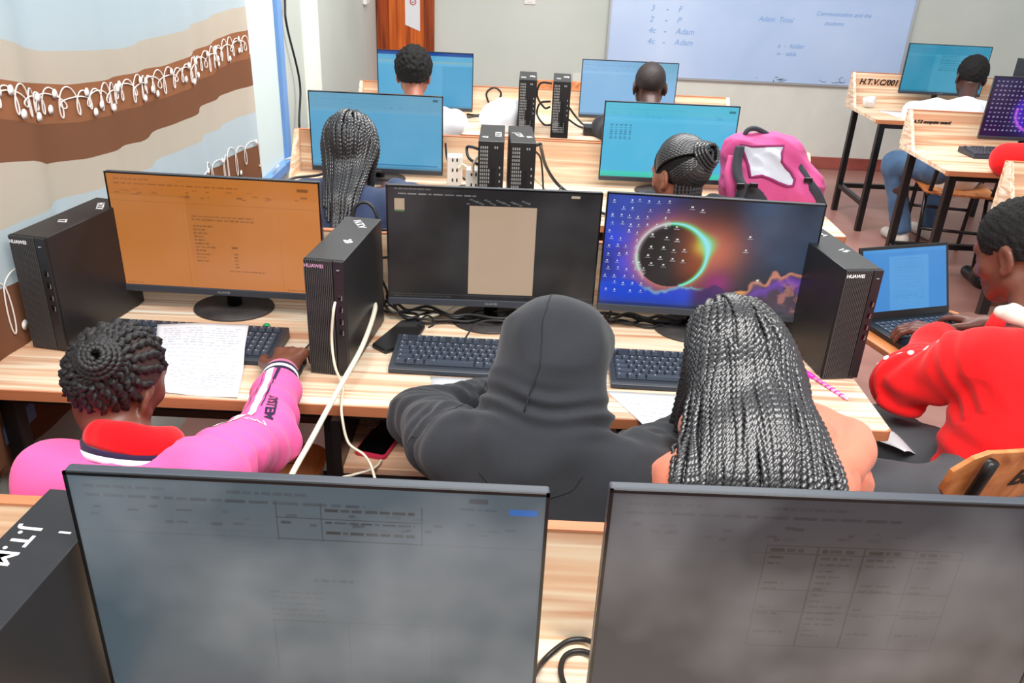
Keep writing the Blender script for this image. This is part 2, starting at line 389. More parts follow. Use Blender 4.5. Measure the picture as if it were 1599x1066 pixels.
# a second curtain leaf gathered in front at the left edge
P2 = []; nv2, nu2 = 40, 24
for j in range(nv2 + 1):
    z = 2.3 - 1.75 * j / nv2
    for i in range(nu2 + 1):
        t = i / nu2
        edge = 1.84 - .30 * (1.4 - z) if z < 1.4 else 1.84
        y = .9 + (edge - .9) * t
        P2.append((-1.168 + .010 * math.sin(y * 17 + z) + .005 * math.sin(y * 41), y, z))
F2 = [(j * (nu2 + 1) + i, (j + 1) * (nu2 + 1) + i, (j + 1) * (nu2 + 1) + i + 1, j * (nu2 + 1) + i + 1) for j in range(nv2) for i in range(nu2)]
def leafband(j):
    z = 2.3 - 1.75 * (j + .5) / nv2
    return 0 if z > 1.45 else 1 if z > 1.38 else 2 if z > 1.26 else 0 if z > .9 else 3
mb = MB(); mb.v = P2; mb.f = F2; mb.m = [leafband(j) for j in range(nv2) for i in range(nu2)]
c2 = mb.build('curtain', [M['c_white'], M['c_beige'], M['c_brown'], M['c_dark']], smooth=True)
tag(c2, 'second white curtain leaf overlapping at the extreme left edge of the photo', 'curtain')
# ------------------------------------------------------------------ desks
TOP = 0.75
def rounded_rect(x0, y0, x1, y1, r, n=5):
    P = []
    for cx, cy, a in ((x1 - r, y0 + r, -PI / 2), (x1 - r, y1 - r, 0), (x0 + r, y1 - r, PI / 2), (x0 + r, y0 + r, PI)):
        P += [(cx + r * math.cos(a + PI / 2 * k / n), cy + r * math.sin(a + PI / 2 * k / n)) for k in range(n + 1)]
    return P
def desk(label, x0, x1, y0, ptop, legs, shelf=None, letters=None, wood='wood', depth=.6, group='striped laminate computer desks', modesty=True):
    cx = (x0 + x1) / 2; w = x1 - x0; h = w / 2
    t = tag(empty('computer_desk', (cx, y0, 0)), label, 'desk', group)
    MB().prism(rounded_rect(-h, 0.003, h, depth, .018), TOP - .024, TOP).build('tabletop', M[wood], t, bevel=.002)
    MB().prism(rounded_rect(-h - .001, -.001, h + .001, .03, .014), TOP - .026, TOP - .0015).build('edge_strip', M['edge'], t)
    MB().box((-h, depth - .018, TOP), (h, depth, ptop - .004)).build('back_panel', M[wood], t)
    MB().box((-h, depth - .019, ptop - .004), (h, depth + .001, ptop)).build('panel_edge', M['edge'], t)
    for s in (-1, 1):
        xx = s * h; g = MB()
        T = Matrix(((0, 0, 1, xx - (.018 if s > 0 else 0)), (1, 0, 0, 0), (0, 1, 0, 0), (0, 0, 0, 1)))
        g.prism([(depth - .019, TOP + .0005), (depth - .019, ptop), (depth - .03, ptop), (depth - .17, TOP + .0005)], 0, .018, 0, T)
        g.build('gusset', M['wood_side'], t)
    zt = TOP - .026
    for lx in legs:
        lx -= cx
        for ly in (.06, depth - .06):
            MB().box((lx - .019, ly - .019, 0), (lx + .019, ly + .019, zt)).build('leg', M['steel'], t, bevel=.003)
        MB().box((lx - .015, .08, .17), (lx + .015, depth - .08, .20)).build('side_rail', M['steel'], t)
    MB().box((legs[0] - cx + .02, depth - .075, .17), (legs[-1] - cx - .02, depth - .045, .20)).build('foot_rail', M['steel'], t)
    MB().box((legs[0] - cx + .02, .045, zt - .035), (legs[-1] - cx - .02, .075, zt)).build('apron_rail', M['steel'], t)
    if modesty:
        MB().box((legs[0] - cx + .02, depth - .03, .34), (legs[-1] - cx - .02, depth - .018, zt)).build('modesty_board', M['modesty'], t)
    if shelf:
        a, b, z = shelf; a -= cx; b -= cx
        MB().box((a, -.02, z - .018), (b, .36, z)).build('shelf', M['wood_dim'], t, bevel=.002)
        f = MB(); f.box((a, -.024, z - .05), (b, -.004, z - .019)); f.box((a - .02, -.024, z - .05), (a, .36, zt)); f.box((b, -.024, z - .05), (b + .02, .36, zt))
        f.build('shelf_frame', M['steel'], t)
    if letters:
        tx, lx, size = letters
        text_mb(tx, size, frame((lx - cx, depth - .0195, ptop - .062), (1, 0, 0), (0, 0, 1)), .0006, .25, .0015, 'LEFT').build('lettering', M['ink_black'], t)
    return t
R0Y, R1Y, R2Y, R3Y = .35, 1.585, 2.96, 4.40
desk('striped wooden desk nearest the camera under the two big grey screens', -1.21, .95, R0Y, .958, (-1.15, .0, .9), letters=None)
desk('striped wooden desk of the pink, black and peach hooded students', -1.21, .85, R1Y, .955, (-1.15, -.405, .79), shelf=(-.37, .22, .60))
desk('striped wooden desk with the pink backpack and two white socket blocks on it', -.96, 1.22, R2Y, .925, (-.9, .1, 1.15))
desk('last wooden desk of the left block, below the whiteboard and door', -.95, 1.19, R3Y, .905, (-.89, .1, 1.12))
desk('striped desk at the right edge beside the laptop user, only its end visible', 1.96, 4.0, 2.79, .966, (2.02, 3.0, 3.94), letters=('H.T.V.C/003', 2.06, .06))
desk('striped desk on the right holding the monitor with the violet arc', 2.10, 4.15, 4.09, .938, (2.16, 3.1, 4.09), letters=('A.T.S computer award', 2.14, .022), modesty=False)
desk('striped desk at the far right stencilled H.T.V.C/001', 2.24, 4.3, 5.39, .958, (2.30, 3.3, 4.24), letters=('H.T.V.C/001', 2.30, .052), modesty=False)

# ------------------------------------------------------------------ monitors
def S(*c): return np.array([lin(x) for x in c], np.float32)
class Scr:
    def __init__(s, nx, ny, base):
        s.U, s.V = np.meshgrid(np.linspace(0, 1, nx + 1), np.linspace(0, 1, ny + 1))
        s.c = np.ones((ny + 1, nx + 1, 3), np.float32) * S(*base); s.px = 1.0 / nx
    def mix(s, mask, col, a=1.0):
        m = (mask * a)[..., None].astype(np.float32); s.c = s.c * (1 - m) + (S(*col) if not isinstance(col, np.ndarray) else col) * m
    def rect(s, u0, v0, u1, v1, col, a=1.0):
        s.mix((s.U >= u0) & (s.U <= u1) & (s.V >= v0) & (s.V <= v1), col, a)
    def line(s, u0, u1, v, col, a=.7, h=.008, seed=0, word=.02):
        r = random.Random(seed); u = u0
        while u < u1:
            w = word * r.uniform(.5, 1.6); s.rect(u, v - h / 2, min(u + w, u1), v + h / 2, col, a * r.uniform(.6, 1)); u += w + word * .25
    def ribbon(s, dark, a=.5, seed=3, v0=.97, k=1.0):
        r = random.Random(seed)
        s.line(.03, .2, v0 - .012, dark, a * .6, .012, seed); s.line(.33, .5, v0 - .012, dark, a * .6, .01, seed + 1)
        s.line(.03, .62, v0 - .05, dark, a * .9, .012, seed + 2, .035)
        for i in range(26):
            u = .03 + .9 * r.random(); v = v0 - .09 - .07 * r.random()
            s.rect(u, v, u + .012 + .02 * r.random(), v + .012, dark, a * r.uniform(.3, .8))
        s.rect(0, v0 - .205, 1, v0 - .20, dark, a * .35)
def vnoise(U, V, sx, sy, seed):
    r = np.random.default_rng(seed); g = r.random((int(sy) + 3, int(sx) + 3)).astype(np.float32)
    x = U * sx; y = V * sy; i = np.floor(x).astype(int); j = np.floor(y).astype(int); fx = x - i; fy = y - j
    fx = fx * fx * (3 - 2 * fx); fy = fy * fy * (3 - 2 * fy)
    return (g[j, i] * (1 - fx) + g[j, i + 1] * fx) * (1 - fy) + (g[j + 1, i] * (1 - fx) + g[j + 1, i + 1] * fx) * fy
def fbm(U, V, s, seed, oct=4):
    a = 0; w = .5
    for o in range(oct): a = a + w * vnoise(U, V, s * 1.78 * 2 ** o, s * 2 ** o, seed + o); w *= .5
    return a
def sstep(a, b, x): t = np.clip((x - a) / (b - a), 0, 1); return t * t * (3 - 2 * t)

def screen_mat(name, estr=1.0, dust_haze=0.03, rough=.28, spec=.35, dscale=4.0):
    m = bpy.data.materials.new(name); m.use_nodes = True
    nt = m.node_tree; b = nt.nodes['Principled BSDF']
    at = nt.nodes.new('ShaderNodeAttribute'); at.attribute_name = 'Col'
    nt.links.new(at.outputs['Color'], b.inputs['Emission Color']); b.inputs['Emission Strength'].default_value = estr
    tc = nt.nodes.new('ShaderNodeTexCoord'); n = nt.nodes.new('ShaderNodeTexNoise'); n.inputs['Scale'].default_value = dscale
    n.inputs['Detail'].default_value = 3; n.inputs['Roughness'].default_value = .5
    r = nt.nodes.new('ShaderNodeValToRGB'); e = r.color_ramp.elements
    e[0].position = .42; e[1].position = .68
    e[0].color = (.004, .004, .005, 1); e[1].color = (dust_haze, dust_haze, dust_haze * 1.08, 1)  # blotchy base colour: dust plus painted-in hazy reflections
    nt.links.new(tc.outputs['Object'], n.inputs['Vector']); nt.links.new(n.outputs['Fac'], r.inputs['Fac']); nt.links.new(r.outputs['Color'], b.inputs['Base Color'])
    b.inputs['Roughness'].default_value = rough; b.inputs['Specular IOR Level'].default_value = spec
    return m
M['screen'] = screen_mat('lit_screen', 1.0, .03)
M['screen_dust_haze'] = screen_mat('lit_dust_haze_screen', 1.0, .13, .3, .45, 4.0)  # front screens: stronger blotches, room reflections painted in with the dust

def monitor(label, cx, y, yaw, ztop, scr, smat='screen', logo=True, w=.54, h=.317, group='wide flat monitors', dz=TOP):
    t = tag(empty('monitor', (cx, y, dz), math.radians(yaw)), label, 'monitor', group)
    z1 = ztop - dz; z0 = z1 - h; hw = w / 2
    b = MB(); b.box((-hw, .001, z0), (hw, .016, z1)); b.box((-hw * .72, .016, z0 + .02), (hw * .72, .04, z1 - .08))
    b.build('housing', M['bezel'], t, bevel=.003)
    f = MB(); e = .004
    f.box((-hw, -.002, z0), (-hw + e, .001, z1)); f.box((hw - e, -.002, z0), (hw, .001, z1)); f.box((-hw, -.002, z1 - e), (hw, .001, z1))
    f.build('bezel', M['plastic_gloss'], t)
    ch = MB().box((-hw, -.005, z0 - .002), (hw, .002, z0 + .017)).build('chin', M['bezel'], t, bevel=.002)
    if logo:
        text_mb('HUAWEI', .0085, frame((0, -.0055, z0 + .0075), (1, 0, 0), (0, 0, 1)), .0003).build('lettering', M['vent'], ch)
    ny, nx = scr.U.shape[0] - 1, scr.U.shape[1] - 1
    X = -hw + e + (w - 2 * e) * scr.U; Z = z0 + .017 + (h - .017 - e) * scr.V
    Vv = np.stack([X, np.full_like(X, -.0008), Z], -1).reshape(-1, 3)
    ix = np.arange((ny + 1) * (nx + 1)).reshape(ny + 1, nx + 1)
    F = np.stack([ix[:-1, :-1], ix[:-1, 1:], ix[1:, 1:], ix[1:, :-1]], -1).reshape(-1, 4)
    me = np_mesh('screen', Vv, F)
    ca = me.color_attributes.new('Col', 'FLOAT_COLOR', 'POINT')
    ca.data.foreach_set('color', np.concatenate([np.clip(scr.c, 0, 4), np.ones((ny + 1, nx + 1, 1), np.float32)], -1).astype(np.float32).ravel())
    link('screen', me, M[smat], t)
    MB().tube([(0, .062, .004), (0, .060, z0 + .03), (0, .045, z0 + .10)], [.02, .018, .016], 14).build('stand_neck', M['plastic_gloss'], t, True)
    d = MB(); d.lathe([(.0, 0), (.106, 0), (.108, .003), (.106, .007), (.03, .010), (.0, .010)], 40, (0, .055, 0), sy=.86)
    d.build('stand_base', M['base'], t, True)
    return t

# front row, left: pale document with table
s = Scr(420, 236, (74, 90, 100))
s.c *= .92
s.ribbon((22, 30, 38), .7, 5); s.rect(.84, .955, .88, .975, (45, 50, 58), .8); s.rect(.925, .915, .985, .94, (20, 96, 176), .9); s.line(.82, .9, .93, (44, 60, 80), .7, .01, 2)
for u in (.43, .525, .74): s.rect(u, .76, u + .0025, .93, (30, 38, 44), .8)
for v in (.765, .86): s.rect(.43, v, .74, v + .004, (30, 38, 44), .8)
for k, v in enumerate((.9, .845, .8)): s.line(.535, .725, v, (14, 18, 22), .9, .012, k)
s.line(.44, .46, .84, (14, 18, 22), .9, .012, 9); s.line(.5, .6, .58, (50, 56, 60), .7, .012, 31)
for k in range(6): s.line(.4, .52, .52 - k * .028, (56, 62, 66), .55, .009, k + 40)
for u in (.4, .57, .76): s.rect(u, .12, u + .0025, .38, (60, 66, 68), .5)
for v in (.14, .38): s.rect(.4, v, .76, v + .004, (60, 66, 68), .5)
for k in range(8): s.line(.06, .4, .82 - k * .03, (60, 70, 80), .25, .006, k + 70)
monitor('large grey-blue screen at the front left with a faint table document', -.22, .755, 0.0, 1.147, s, 'screen_dust_haze', h=.345)
# front row, right: darker document with a four-column table
s = Scr(420, 236, (58, 59, 66))
s.c *= .78
s.ribbon((14, 14, 18), .8, 8)
gu = (.34, .45, .55, .66, .76); gv = (.80, .765, .60, .50, .33)
for u in gu: s.rect(u, .33, u + .0025, .80, (22, 22, 24), .9)
for v in gv: s.rect(.34, v, .76, v + .004, (22, 22, 24), .9)
r_ = random.Random(4)
for i in range(4):
    s.line(gu[i] + .01, gu[i] + .08, .782, (8, 8, 10), .95, .014, i)
    for k in range(14 if i == 1 else 7): s.line(gu[i] + .01, gu[i] + .03 + .06 * r_.random(), .75 - k * .028 - (0 if i == 1 else .06 * (k // 2)), (14, 14, 16), .9, .009, i * 30 + k)
monitor('large dark grey screen at the front right with a faint four-column table', .385, .755, .8, 1.16, s, 'screen_dust_haze', h=.345)
# second row, left: orange document
s = Scr(340, 190, (172, 104, 42))
s.mix(sstep(.2, 1, s.U) * 1.0, (200, 124, 58), .8); s.mix(sstep(.6, 0, s.V), (202, 130, 84), .5); s.mix((s.U < .36) & (s.V < .82), (196, 124, 60), .35)
s.rect(0, .84, 1, 1, (186, 108, 32), .5); s.ribbon((96, 56, 22), .75, 6)
s.rect(.34, 0, .345, .82, (176, 106, 50), .5); s.rect(.80, 0, .805, .82, (176, 106, 50), .3)
for k in range(2): s.line(.38, .68, .66 - k * .03, (110, 66, 36), .75, .014, k)
for k in range(11): s.line(.385, .43 + (.05 if k in (0, 6) else .0) + .01 * (k % 3), .575 - k * .032, (104, 62, 34), .75, .014, k + 9, .015)
s.line(.56, .59, .39, (100, 60, 32), .8, .016, 2)
for k in range(5): s.line(.57, .59, .33 - k * .03, (100, 60, 32), .8, .012, 44 + k)
s.line(.54, .72, .17, (110, 66, 36), .7, .012, 77); s.rect(.9, .92, .95, .945, (90, 50, 20), .7); s.line(.02, .1, .02, (90, 60, 40), .5, .012, 3); s.line(.82, .97, .02, (90, 60, 40), .6, .012, 4)
monitor('monitor with an orange document page behind the pink-sweater student', -.765, 2.02, -1.3, 1.13, s)
# second row, middle: black editor with a tan page
s = Scr(340, 190, (36, 34, 34))
s.rect(.385, .055, .70, .86, (180, 155, 132)); s.rect(.03, .80, .078, .9, (176, 152, 128)); s.rect(.03, .785, .078, .80, (60, 110, 60), .8)
s.line(.03, .2, .985, (150, 150, 150), .5, .012, 3); s.line(.05, .42, .945, (170, 170, 170), .6, .014, 5, .03)
for i in range(22):
    u = .37 + .3 * ((i * 37) % 22) / 22.; s.rect(u, .87 + .045 * ((i * 13) % 5) / 5, u + .014, .882 + .045 * ((i * 13) % 5) / 5, (120, 120, 120), .6)
s.rect(.86, .955, .90, .975, (190, 172, 150), .9); s.rect(.0, .035, 1, .045, (70, 70, 72), .5); s.line(.02, .3, .02, (110, 110, 110), .3, .012, 6)
monitor('monitor with a black editor and blank tan page behind the black hood', -.06, 2.02, 1.8, 1.133, s, 'screen')
# second row, right: eclipse desktop
s = Scr(420, 236, (30, 34, 44))
U, V = s.U, s.V; A = 1.74; X = (U - .326) * A; Y = V - .484; R = np.hypot(X, Y); TH = np.arctan2(Y, X); n1 = fbm(U, V, 3, 5); n2 = fbm(U, V, 7, 25); n3 = fbm(U, V, 14, 60)
s.mix(sstep(.42, .05, U) * (.35 + .9 * n1), (16, 60, 190), 1.0); s.mix(sstep(.22, .02, U) * sstep(.1, .45, V) * sstep(.95, .5, V) * sstep(.3, .6, n1), (6, 70, 235), .9)
s.mix(sstep(.5, .95, V) * sstep(.55, .2, U) * n2, (40, 70, 130), .8)
s.mix(sstep(.55, .75, U) * sstep(.2, .6, V) * n1, (60, 84, 116), 1.0)
g = np.exp(-((U - .53) ** 2 * A * A + (V - .55) ** 2) / .045); s.mix(g, (196, 108, 84), .9)
g = np.exp(-np.maximum(R - .285, 0) / .07) * (R > .28); s.mix(g, (206, 120, 96), .75)
g = np.exp(-((U - .56) ** 2 * A * A + (V - .25) ** 2) / .012); s.mix(g, (150, 40, 120), .8)
moon = R < .285
s.mix(moon, (38, 32, 30)); s.mix(moon * sstep(-.05, .26, X) * sstep(-.25, .05, Y + .1), (150, 74, 44), .85); s.mix(moon * np.exp(-((X - .26) ** 2 + (Y - .1) ** 2) / .006), (230, 170, 60), .9)
wdt = .010 + .034 * np.exp(-((TH - .38) / .30) ** 2) + .010 * np.exp(-((TH - .9) / .5) ** 2) + .006 * np.exp(-((TH + .3) / .5) ** 2)
d = (R - .285 - wdt * .5) / wdt
on = (TH > -1.25) | (TH < -2.6)
s.mix(np.exp(-(d / 1.3) ** 2) * on * (TH < 1.9), (70, 220, 110), .9); s.mix(np.exp(-(d / .62) ** 2) * on, (150, 226, 240), 1.0)
s.mix(np.exp(-((R - .29) / .02) ** 2) * ((TH > 1.7) | (TH < -2.4)), (214, 190, 196), .6)
ct = .20 + .16 * (n2 - .45) + .05 * (n3 - .45) + .03 * np.sin(U * 17)
cl = sstep(.015, -.015, V - ct)
s.mix(cl * sstep(.5, .42, U), (22, 70, 205), .9); s.mix(cl * sstep(.40, .52, U), (62, 40, 96), .9)
s.mix(cl * sstep(.04, .0, ct - V) * sstep(.18, .24, U) * sstep(.52, .45, U), (150, 190, 170), .7)
ct2 = .13 + .24 * sstep(.62, .90, U) * (1 - .25 * sstep(.95, 1, U)) + .14 * (n2 - .45) + .045 * np.abs(np.sin(U * 34 + 3 * n1))
c2 = sstep(.02, -.01, V - ct2) * sstep(.60, .68, U)
s.mix(c2, (70, 58, 70), .95); s.mix(c2 * sstep(.42, .62, n3), (172, 112, 104), .75); s.mix(c2 * sstep(.05, .0, ct2 - V), (206, 136, 110), .8); s.mix(c2 * sstep(.72, .68, U), (222, 160, 70), .7); s.mix(c2 * sstep(.02, .09, ct2 - V) * sstep(.2, .09, ct2 - V), (112, 62, 178), .7)
s.mix(sstep(.12, .0, V) * (.4 + .6 * n2), (60, 66, 84), .7); s.rect(0, 0, 1, .028, (36, 40, 52), .6)
r_ = random.Random(2)
for i in range(7):
    for j in range(13):
        if r_.random() < .2 or (i > 4 and j > 3): continue
        u = .02 + i * .043 + r_.uniform(-.006, .006) + .006 * (j % 2); v = .95 - j * .068 + r_.uniform(-.01, .01)
        s.rect(u, v, u + .006, v + .014, (220, 226, 236), .85); s.rect(u - .006, v - .014, u + .012, v - .008, (190, 200, 220), .5)
for (u, v) in [(.22, .66), (.29, .64), (.34, .63), (.22, .55), (.28, .55), (.33, .53), (.38, .54), (.21, .47), (.27, .46), (.33, .45), (.38, .44), (.17, .4), (.23, .4), (.29, .39), (.68, .69), (.67, .57), (.75, .3), (.33, .74), (.39, .92), (.44, .9)]:
    s.rect(u, v, u + .010, v + .014, (226, 230, 222), .85); s.rect(u - .008, v - .016, u + .018, v - .009, (200, 206, 210), .5)
monitor('monitor showing an eclipse with glowing ring over coloured clouds', .49, 2.02, -2.7, 1.135, s)
# third row
def doc(nx, ny, base, dark, side=None, cells=False, seed=1):
    q = Scr(nx, ny, base); q.ribbon(dark, .45, seed)
    q.rect(0, .76, 1, .80, tuple(min(255, c + 14) for c in base), .5)
    if side: q.rect(.68, .03, 1, .76, side, .8)
    if cells:
        for k in range(7):
            for c in range(5): q.rect(.05 + c * .035, .70 - k * .03, .07 + c * .035, .71 - k * .03, dark, .7)
    q.rect(0, 0, 1, .03, tuple(int(c * .8) for c in base), .7)
    return q
s = doc(180, 100, (92, 162, 200), (50, 90, 120), seed=3); s.rect(0, .77, 1, 1, (108, 158, 182), .55); s.rect(.42, .05, .97, .06, (40, 110, 160), .8); s.rect(.93, .935, .97, .96, (40, 70, 90), .8)
monitor('monitor with a blank blue page behind the long box braids', -.59, 3.4, 0, 1.11, s)
s = doc(180, 100, (84, 182, 220), (40, 110, 140), cells=True, seed=4); s.rect(0, .0, 1, .07, (70, 206, 176), .8); s.rect(.0, .85, 1, 1, (86, 190, 206), .5); s.rect(.93, .92, .98, .95, (30, 90, 100), .8)
monitor('monitor with a cyan spreadsheet and green bottom bar behind the braided bun', .595, 3.4, 1, 1.125, s)
s = doc(130, 74, (88, 168, 208), (70, 140, 170), side=(70, 156, 200), seed=5); s.rect(0, .94, 1, 1, (10, 70, 150)); s.rect(.0, .80, 1, .84, (132, 176, 180), .7)
monitor('monitor with a dark blue title bar in front of the orange door', -.56, 4.875, 0, 1.095, s)
s = doc(130, 74, (140, 186, 226), (90, 130, 170), seed=6); s.mix(sstep(.3, 1, s.U) * sstep(.4, 1, s.V), (100, 166, 190), .8)
monitor('monitor with a pale blue page behind the shaved head below the whiteboard', .59, 4.875, 0, 1.095, s)
# right block
s = doc(130, 74, (52, 140, 172), (24, 80, 104), seed=7); s.rect(.34, 0, .8, .8, (78, 160, 188), .5)
for k in range(7): s.line(.42, .64, .78 - k * .05, (30, 90, 116), .5, .02, k)
monitor('teal monitor on the far right desk behind the white shirt student', 2.78, 5.8, -1, 1.175, s, group='wide flat monitors')
s = Scr(200, 112, (22, 20, 66)); X = (s.U - .47) * 1.74; Y = s.V - .42; R = np.hypot(X, Y)
s.mix(np.exp(-((R - .26) / .09) ** 2), (60, 20, 190), 1.0); s.mix(np.exp(-((R - .31) / .02) ** 2) * (Y < .08), (200, 90, 220), .9)
for i in range(9):
    for j in range(12): s.rect(.03 + i * .042, .92 - j * .075, .03 + i * .042 + .018, .92 - j * .075 + .022, (150, 150, 190), .8)
monitor('monitor with a violet arc and icon grid cut by the right edge', 2.665, 4.45, 0, 1.16, s)

# ------------------------------------------------------------------ computer towers
def tower(label, x, y, rz, top_marks=(), rear=False, brand='ink_white', z=TOP, group='black slim computer towers', H=.287, W=.092, D=.315):
    """Origin at the middle of the front edge on the table; local -y is the side towards the camera."""
    t = tag(empty('computer_tower', (x, y, z), math.radians(rz)), label, 'computer', group)
    w = W / 2
    MB().box((-w, .006, .003), (w, D, H)).build('case', M['case'], t, bevel=.002)
    fe = MB()
    for sx in (-1, 1):
        for yy in (.03, D - .03): fe.box((sx * w * .8 - .008, yy - .008, 0), (sx * w * .8 + .008, yy + .008, .004))
    fe.build('foot', M['void'], t)
    if not rear:
        p = MB().box((-w, .0, .003), (w, .0065, H)).build('front_panel', M['void'], t)
        g = MB(); n = 15; x0 = -w + .001; x1 = w * .46
        for k in range(n):
            a = x0 + (x1 - x0) * k / n; b = a + (x1 - x0) / n * .58
            g.box((a, -.005, .004), (b, .002, H - .0005))
        g.build('grille', M['rib'], p)
        MB().box((x1 + .001, -.005, .004), (w, .003, H)).build('side_strip', M['case'], p, bevel=.001)
        q = MB(); xs = (x1 + w) / 2
        for zz in (H - .085, H - .115, H - .145, H - .172): q.box((xs - .0025, -.0056, zz - .007), (xs + .0025, -.0045, zz + .007))
        q.build('usb_port', M['glass_black'], p)
        q = MB()
        for zz in (H - .085, H - .115, H - .145, H - .172): q.box((xs + .005, -.0056, zz - .006), (xs + .0062, -.0048, zz + .004)); q.box((xs + .003, -.0056, zz - .0065), (xs + .0062, -.0048, zz - .005))
        q.lathe([(.0, 0), (.004, 0), (.004, .001), (.0, .001)], 12, (xs, -.0058, H - .02))
        q.build('port_mark', M['vent'], p)
        text_mb('HUAWEI', .0115, frame((-w + .024, -.0055, H - .014), (1, 0, 0), (0, 0, 1)), .0004, 0, .0003).build('lettering', M[brand], p)
    else:
        p = MB().box((-w, .0, .003), (w, .0065, H)).build('rear_panel', M['case'], t, bevel=.001)
        q = MB()
        for i in range(7):
            for j in range(19):
                if j < 9 and i > 3 or (j < 2): continue
                xx = -w + .008 + i * .0075; zz = .012 + j * .0138
                if i > 3 and j > 12: continue
                q.box((xx, -.0008, zz), (xx + .0045, .0005, zz + .009))
        q.build('vent_grille', M['vent'], p); q = MB()
        for i in range(8):
            for j in range(5): q.box((-w + .012 + i * .0075, -.0008, .03 + j * .011), (-w + .0165 + i * .0075, .0005, .036 + j * .011))
        q.build('vent_grille', M['vent'], p); q = MB()
        for (xx, zz) in ((.012, .262), (.020, .262), (.03, .19), (.031, .165), (.031, .14), (.031, .115)): q.box((xx, -.0012, zz), (xx + .005, .0005, zz + .008))
        q.build('port_mark', M['vent'], p)
        q = MB(); q.box((-.002, -.0014, .06), (.018, .0005, .19)); q.box((.022, -.0014, .03), (.034, .0005, .09)); q.build('port_plate', M['void'], p)
    for (tx, px, py, ang, size) in top_marks:
        c, sn = math.cos(math.radians(ang)), math.sin(math.radians(ang))
        text_mb(tx, size, frame((px, py, H + .0006), (c, sn, 0), (-sn, c, 0)), .0004, 0, .0005).build('stencil', M['ink_white'], t)
    return t
tower('black tower at the left end of the desk, left of the orange screen', -1.115, 1.785, -10, (('17', .0, .12, -60, .028), ('H.T.V', .01, .25, -60, .024)))
tower('black tower with a white cord plugged in, between orange and black screens', -.425, 1.725, -6, (('20', .015, .13, -60, .026), ('H.T.V', .005, .26, -60, .026)), brand='ink_pink')
tower('black tower right of the eclipse screen, beside the blue laptop', .81, 1.825, 9, (('15', .015, .13, -60, .026), ('J.T.M', .01, .26, -60, .024)))
tower('black tower at the bottom left corner stencilled J.T.M', -.563, .549, -4.5, (('J.T.M', -.020, .205, -90, .034), ('I', .022, .235, -90, .02)), H=.287)
tower('left of the two towers seen from behind, beside the white socket blocks', -.107, 2.972, 1, (('17', -.025, .07, -90, .03), ('H.T.V', .022, .12, -90, .034)), rear=True, D=.29)
tower('right of the two towers seen from behind, with black cables falling away', .008, 2.972, 3, (('16', .025, .1, -80, .03), ('J.T.M', -.012, .13, -80, .034)), rear=True, D=.29)
tower('far tower seen from behind, next to the white bag', .02, 4.42, 0, (('12', -.025, .08, -90, .034), ('HT', .02, .12, -90, .04)), rear=True, D=.29)
tower('far tower seen from behind, nearest the pale blue screen', .195, 4.41, -2, (('14', -.02, .1, -90, .034), ('HT', .02, .16, -90, .04)), rear=True, D=.29)
tower('dark tower at the right edge behind the violet arc monitor', 3.33, 5.6, 0, (), rear=True, H=.36, W=.14, D=.25)
# ------------------------------------------------------------------ keyboards, mice, paper, small things
def keyboard(label, x, y, rz, z=TOP):
    """Origin at the middle of the front edge."""
    t = tag(empty('keyboard', (x, y, z), math.radians(rz)), label, 'keyboard', 'black wired keyboards')
    L, Dp, h0, h1 = .45, .158, .017, .032; hw = L / 2
    b = MB(); prof = [(0, .002), (0, h0 - .004), (.006, h0), (Dp - .004, h1), (Dp, h1 - .004), (Dp, .002)]
    T = Matrix(((0, 0, 1, -hw), (1, 0, 0, 0), (0, 1, 0, 0), (0, 0, 0, 1)))
    b.prism(prof, 0, L, 0, T); b.build('body', M['kbody'], t, bevel=.0015)
    k = MB(); sl = (h1 - h0) / (Dp - .01); u = .0188; x0 = -hw + .012
    def key(cx, cy, w, d=.0185):
        z = h0 + sl * cy; a, c = w / 2 - .0009, d / 2 - .0009; a2, c2 = a - .0022, c - .0022
        vs = [(cx - a, cy - c, z), (cx + a, cy - c, z), (cx + a, cy + c, z), (cx - a, cy + c, z), (cx - a2, cy - c2, z + .008), (cx + a2, cy - c2, z + .008), (cx + a2, cy + c2, z + .0085), (cx - a2, cy + c2, z + .0085)]
        k.add(vs, [(4, 5, 6, 7), (0, 1, 5, 4), (1, 2, 6, 5), (2, 3, 7, 6), (3, 0, 4, 7)], 0)
        lw = min(.0032, a2 * .6)
        k.add([(cx - a2 * .7, cy + c2 * .1, z + .0086), (cx - a2 * .7 + lw, cy + c2 * .1, z + .0086), (cx - a2 * .7 + lw, cy + c2 * .75, z + .0087), (cx - a2 * .7, cy + c2 * .75, z + .0087)], [(0, 1, 2, 3)], 1)
    rows = [(.026, [1.4, 1.2, 1.2, 6.4, 1.2, 1.2, 1.2, 1.2]), (.045, [2.25] + [1] * 10 + [2.75]), (.064, [1.75] + [1] * 11 + [2.25]), (.083, [1.5] + [1] * 12 + [1.5]), (.102, [1] * 13 + [2])]
    for cy, ws in rows:
        xx = x0
        for w in ws: key(xx + w * u / 2, cy, w * u); xx += w * u
        xx = x0 + 15.3 * u
        if cy in (.102, .083, .026):
            for i in range(3): key(xx + (i + .5) * u, cy, u)
        elif cy == .045: key(xx + 1.5 * u, cy, u)
        xx = x0 + 18.6 * u
        for i in range(4): key(xx + (i + .5) * u, cy, u)
    for g, n in ((0, 1), (2, 4), (6.5, 4), (11, 4), (15.3, 3), (18.6, 4)):
        for i in range(n): key(x0 + (g + i + .5) * u, .132, u)
    k.build('keys', [M['key'], M['legend']], t)
    return t
keyboard('black keyboard partly covered by a written sheet, below the orange screen', -.795, 1.752, -1)
keyboard('black keyboard to the left of the black hooded student', -.066, 1.738, -1)
keyboard('black keyboard between the black hood and the long black braids', .462, 1.715, -1)
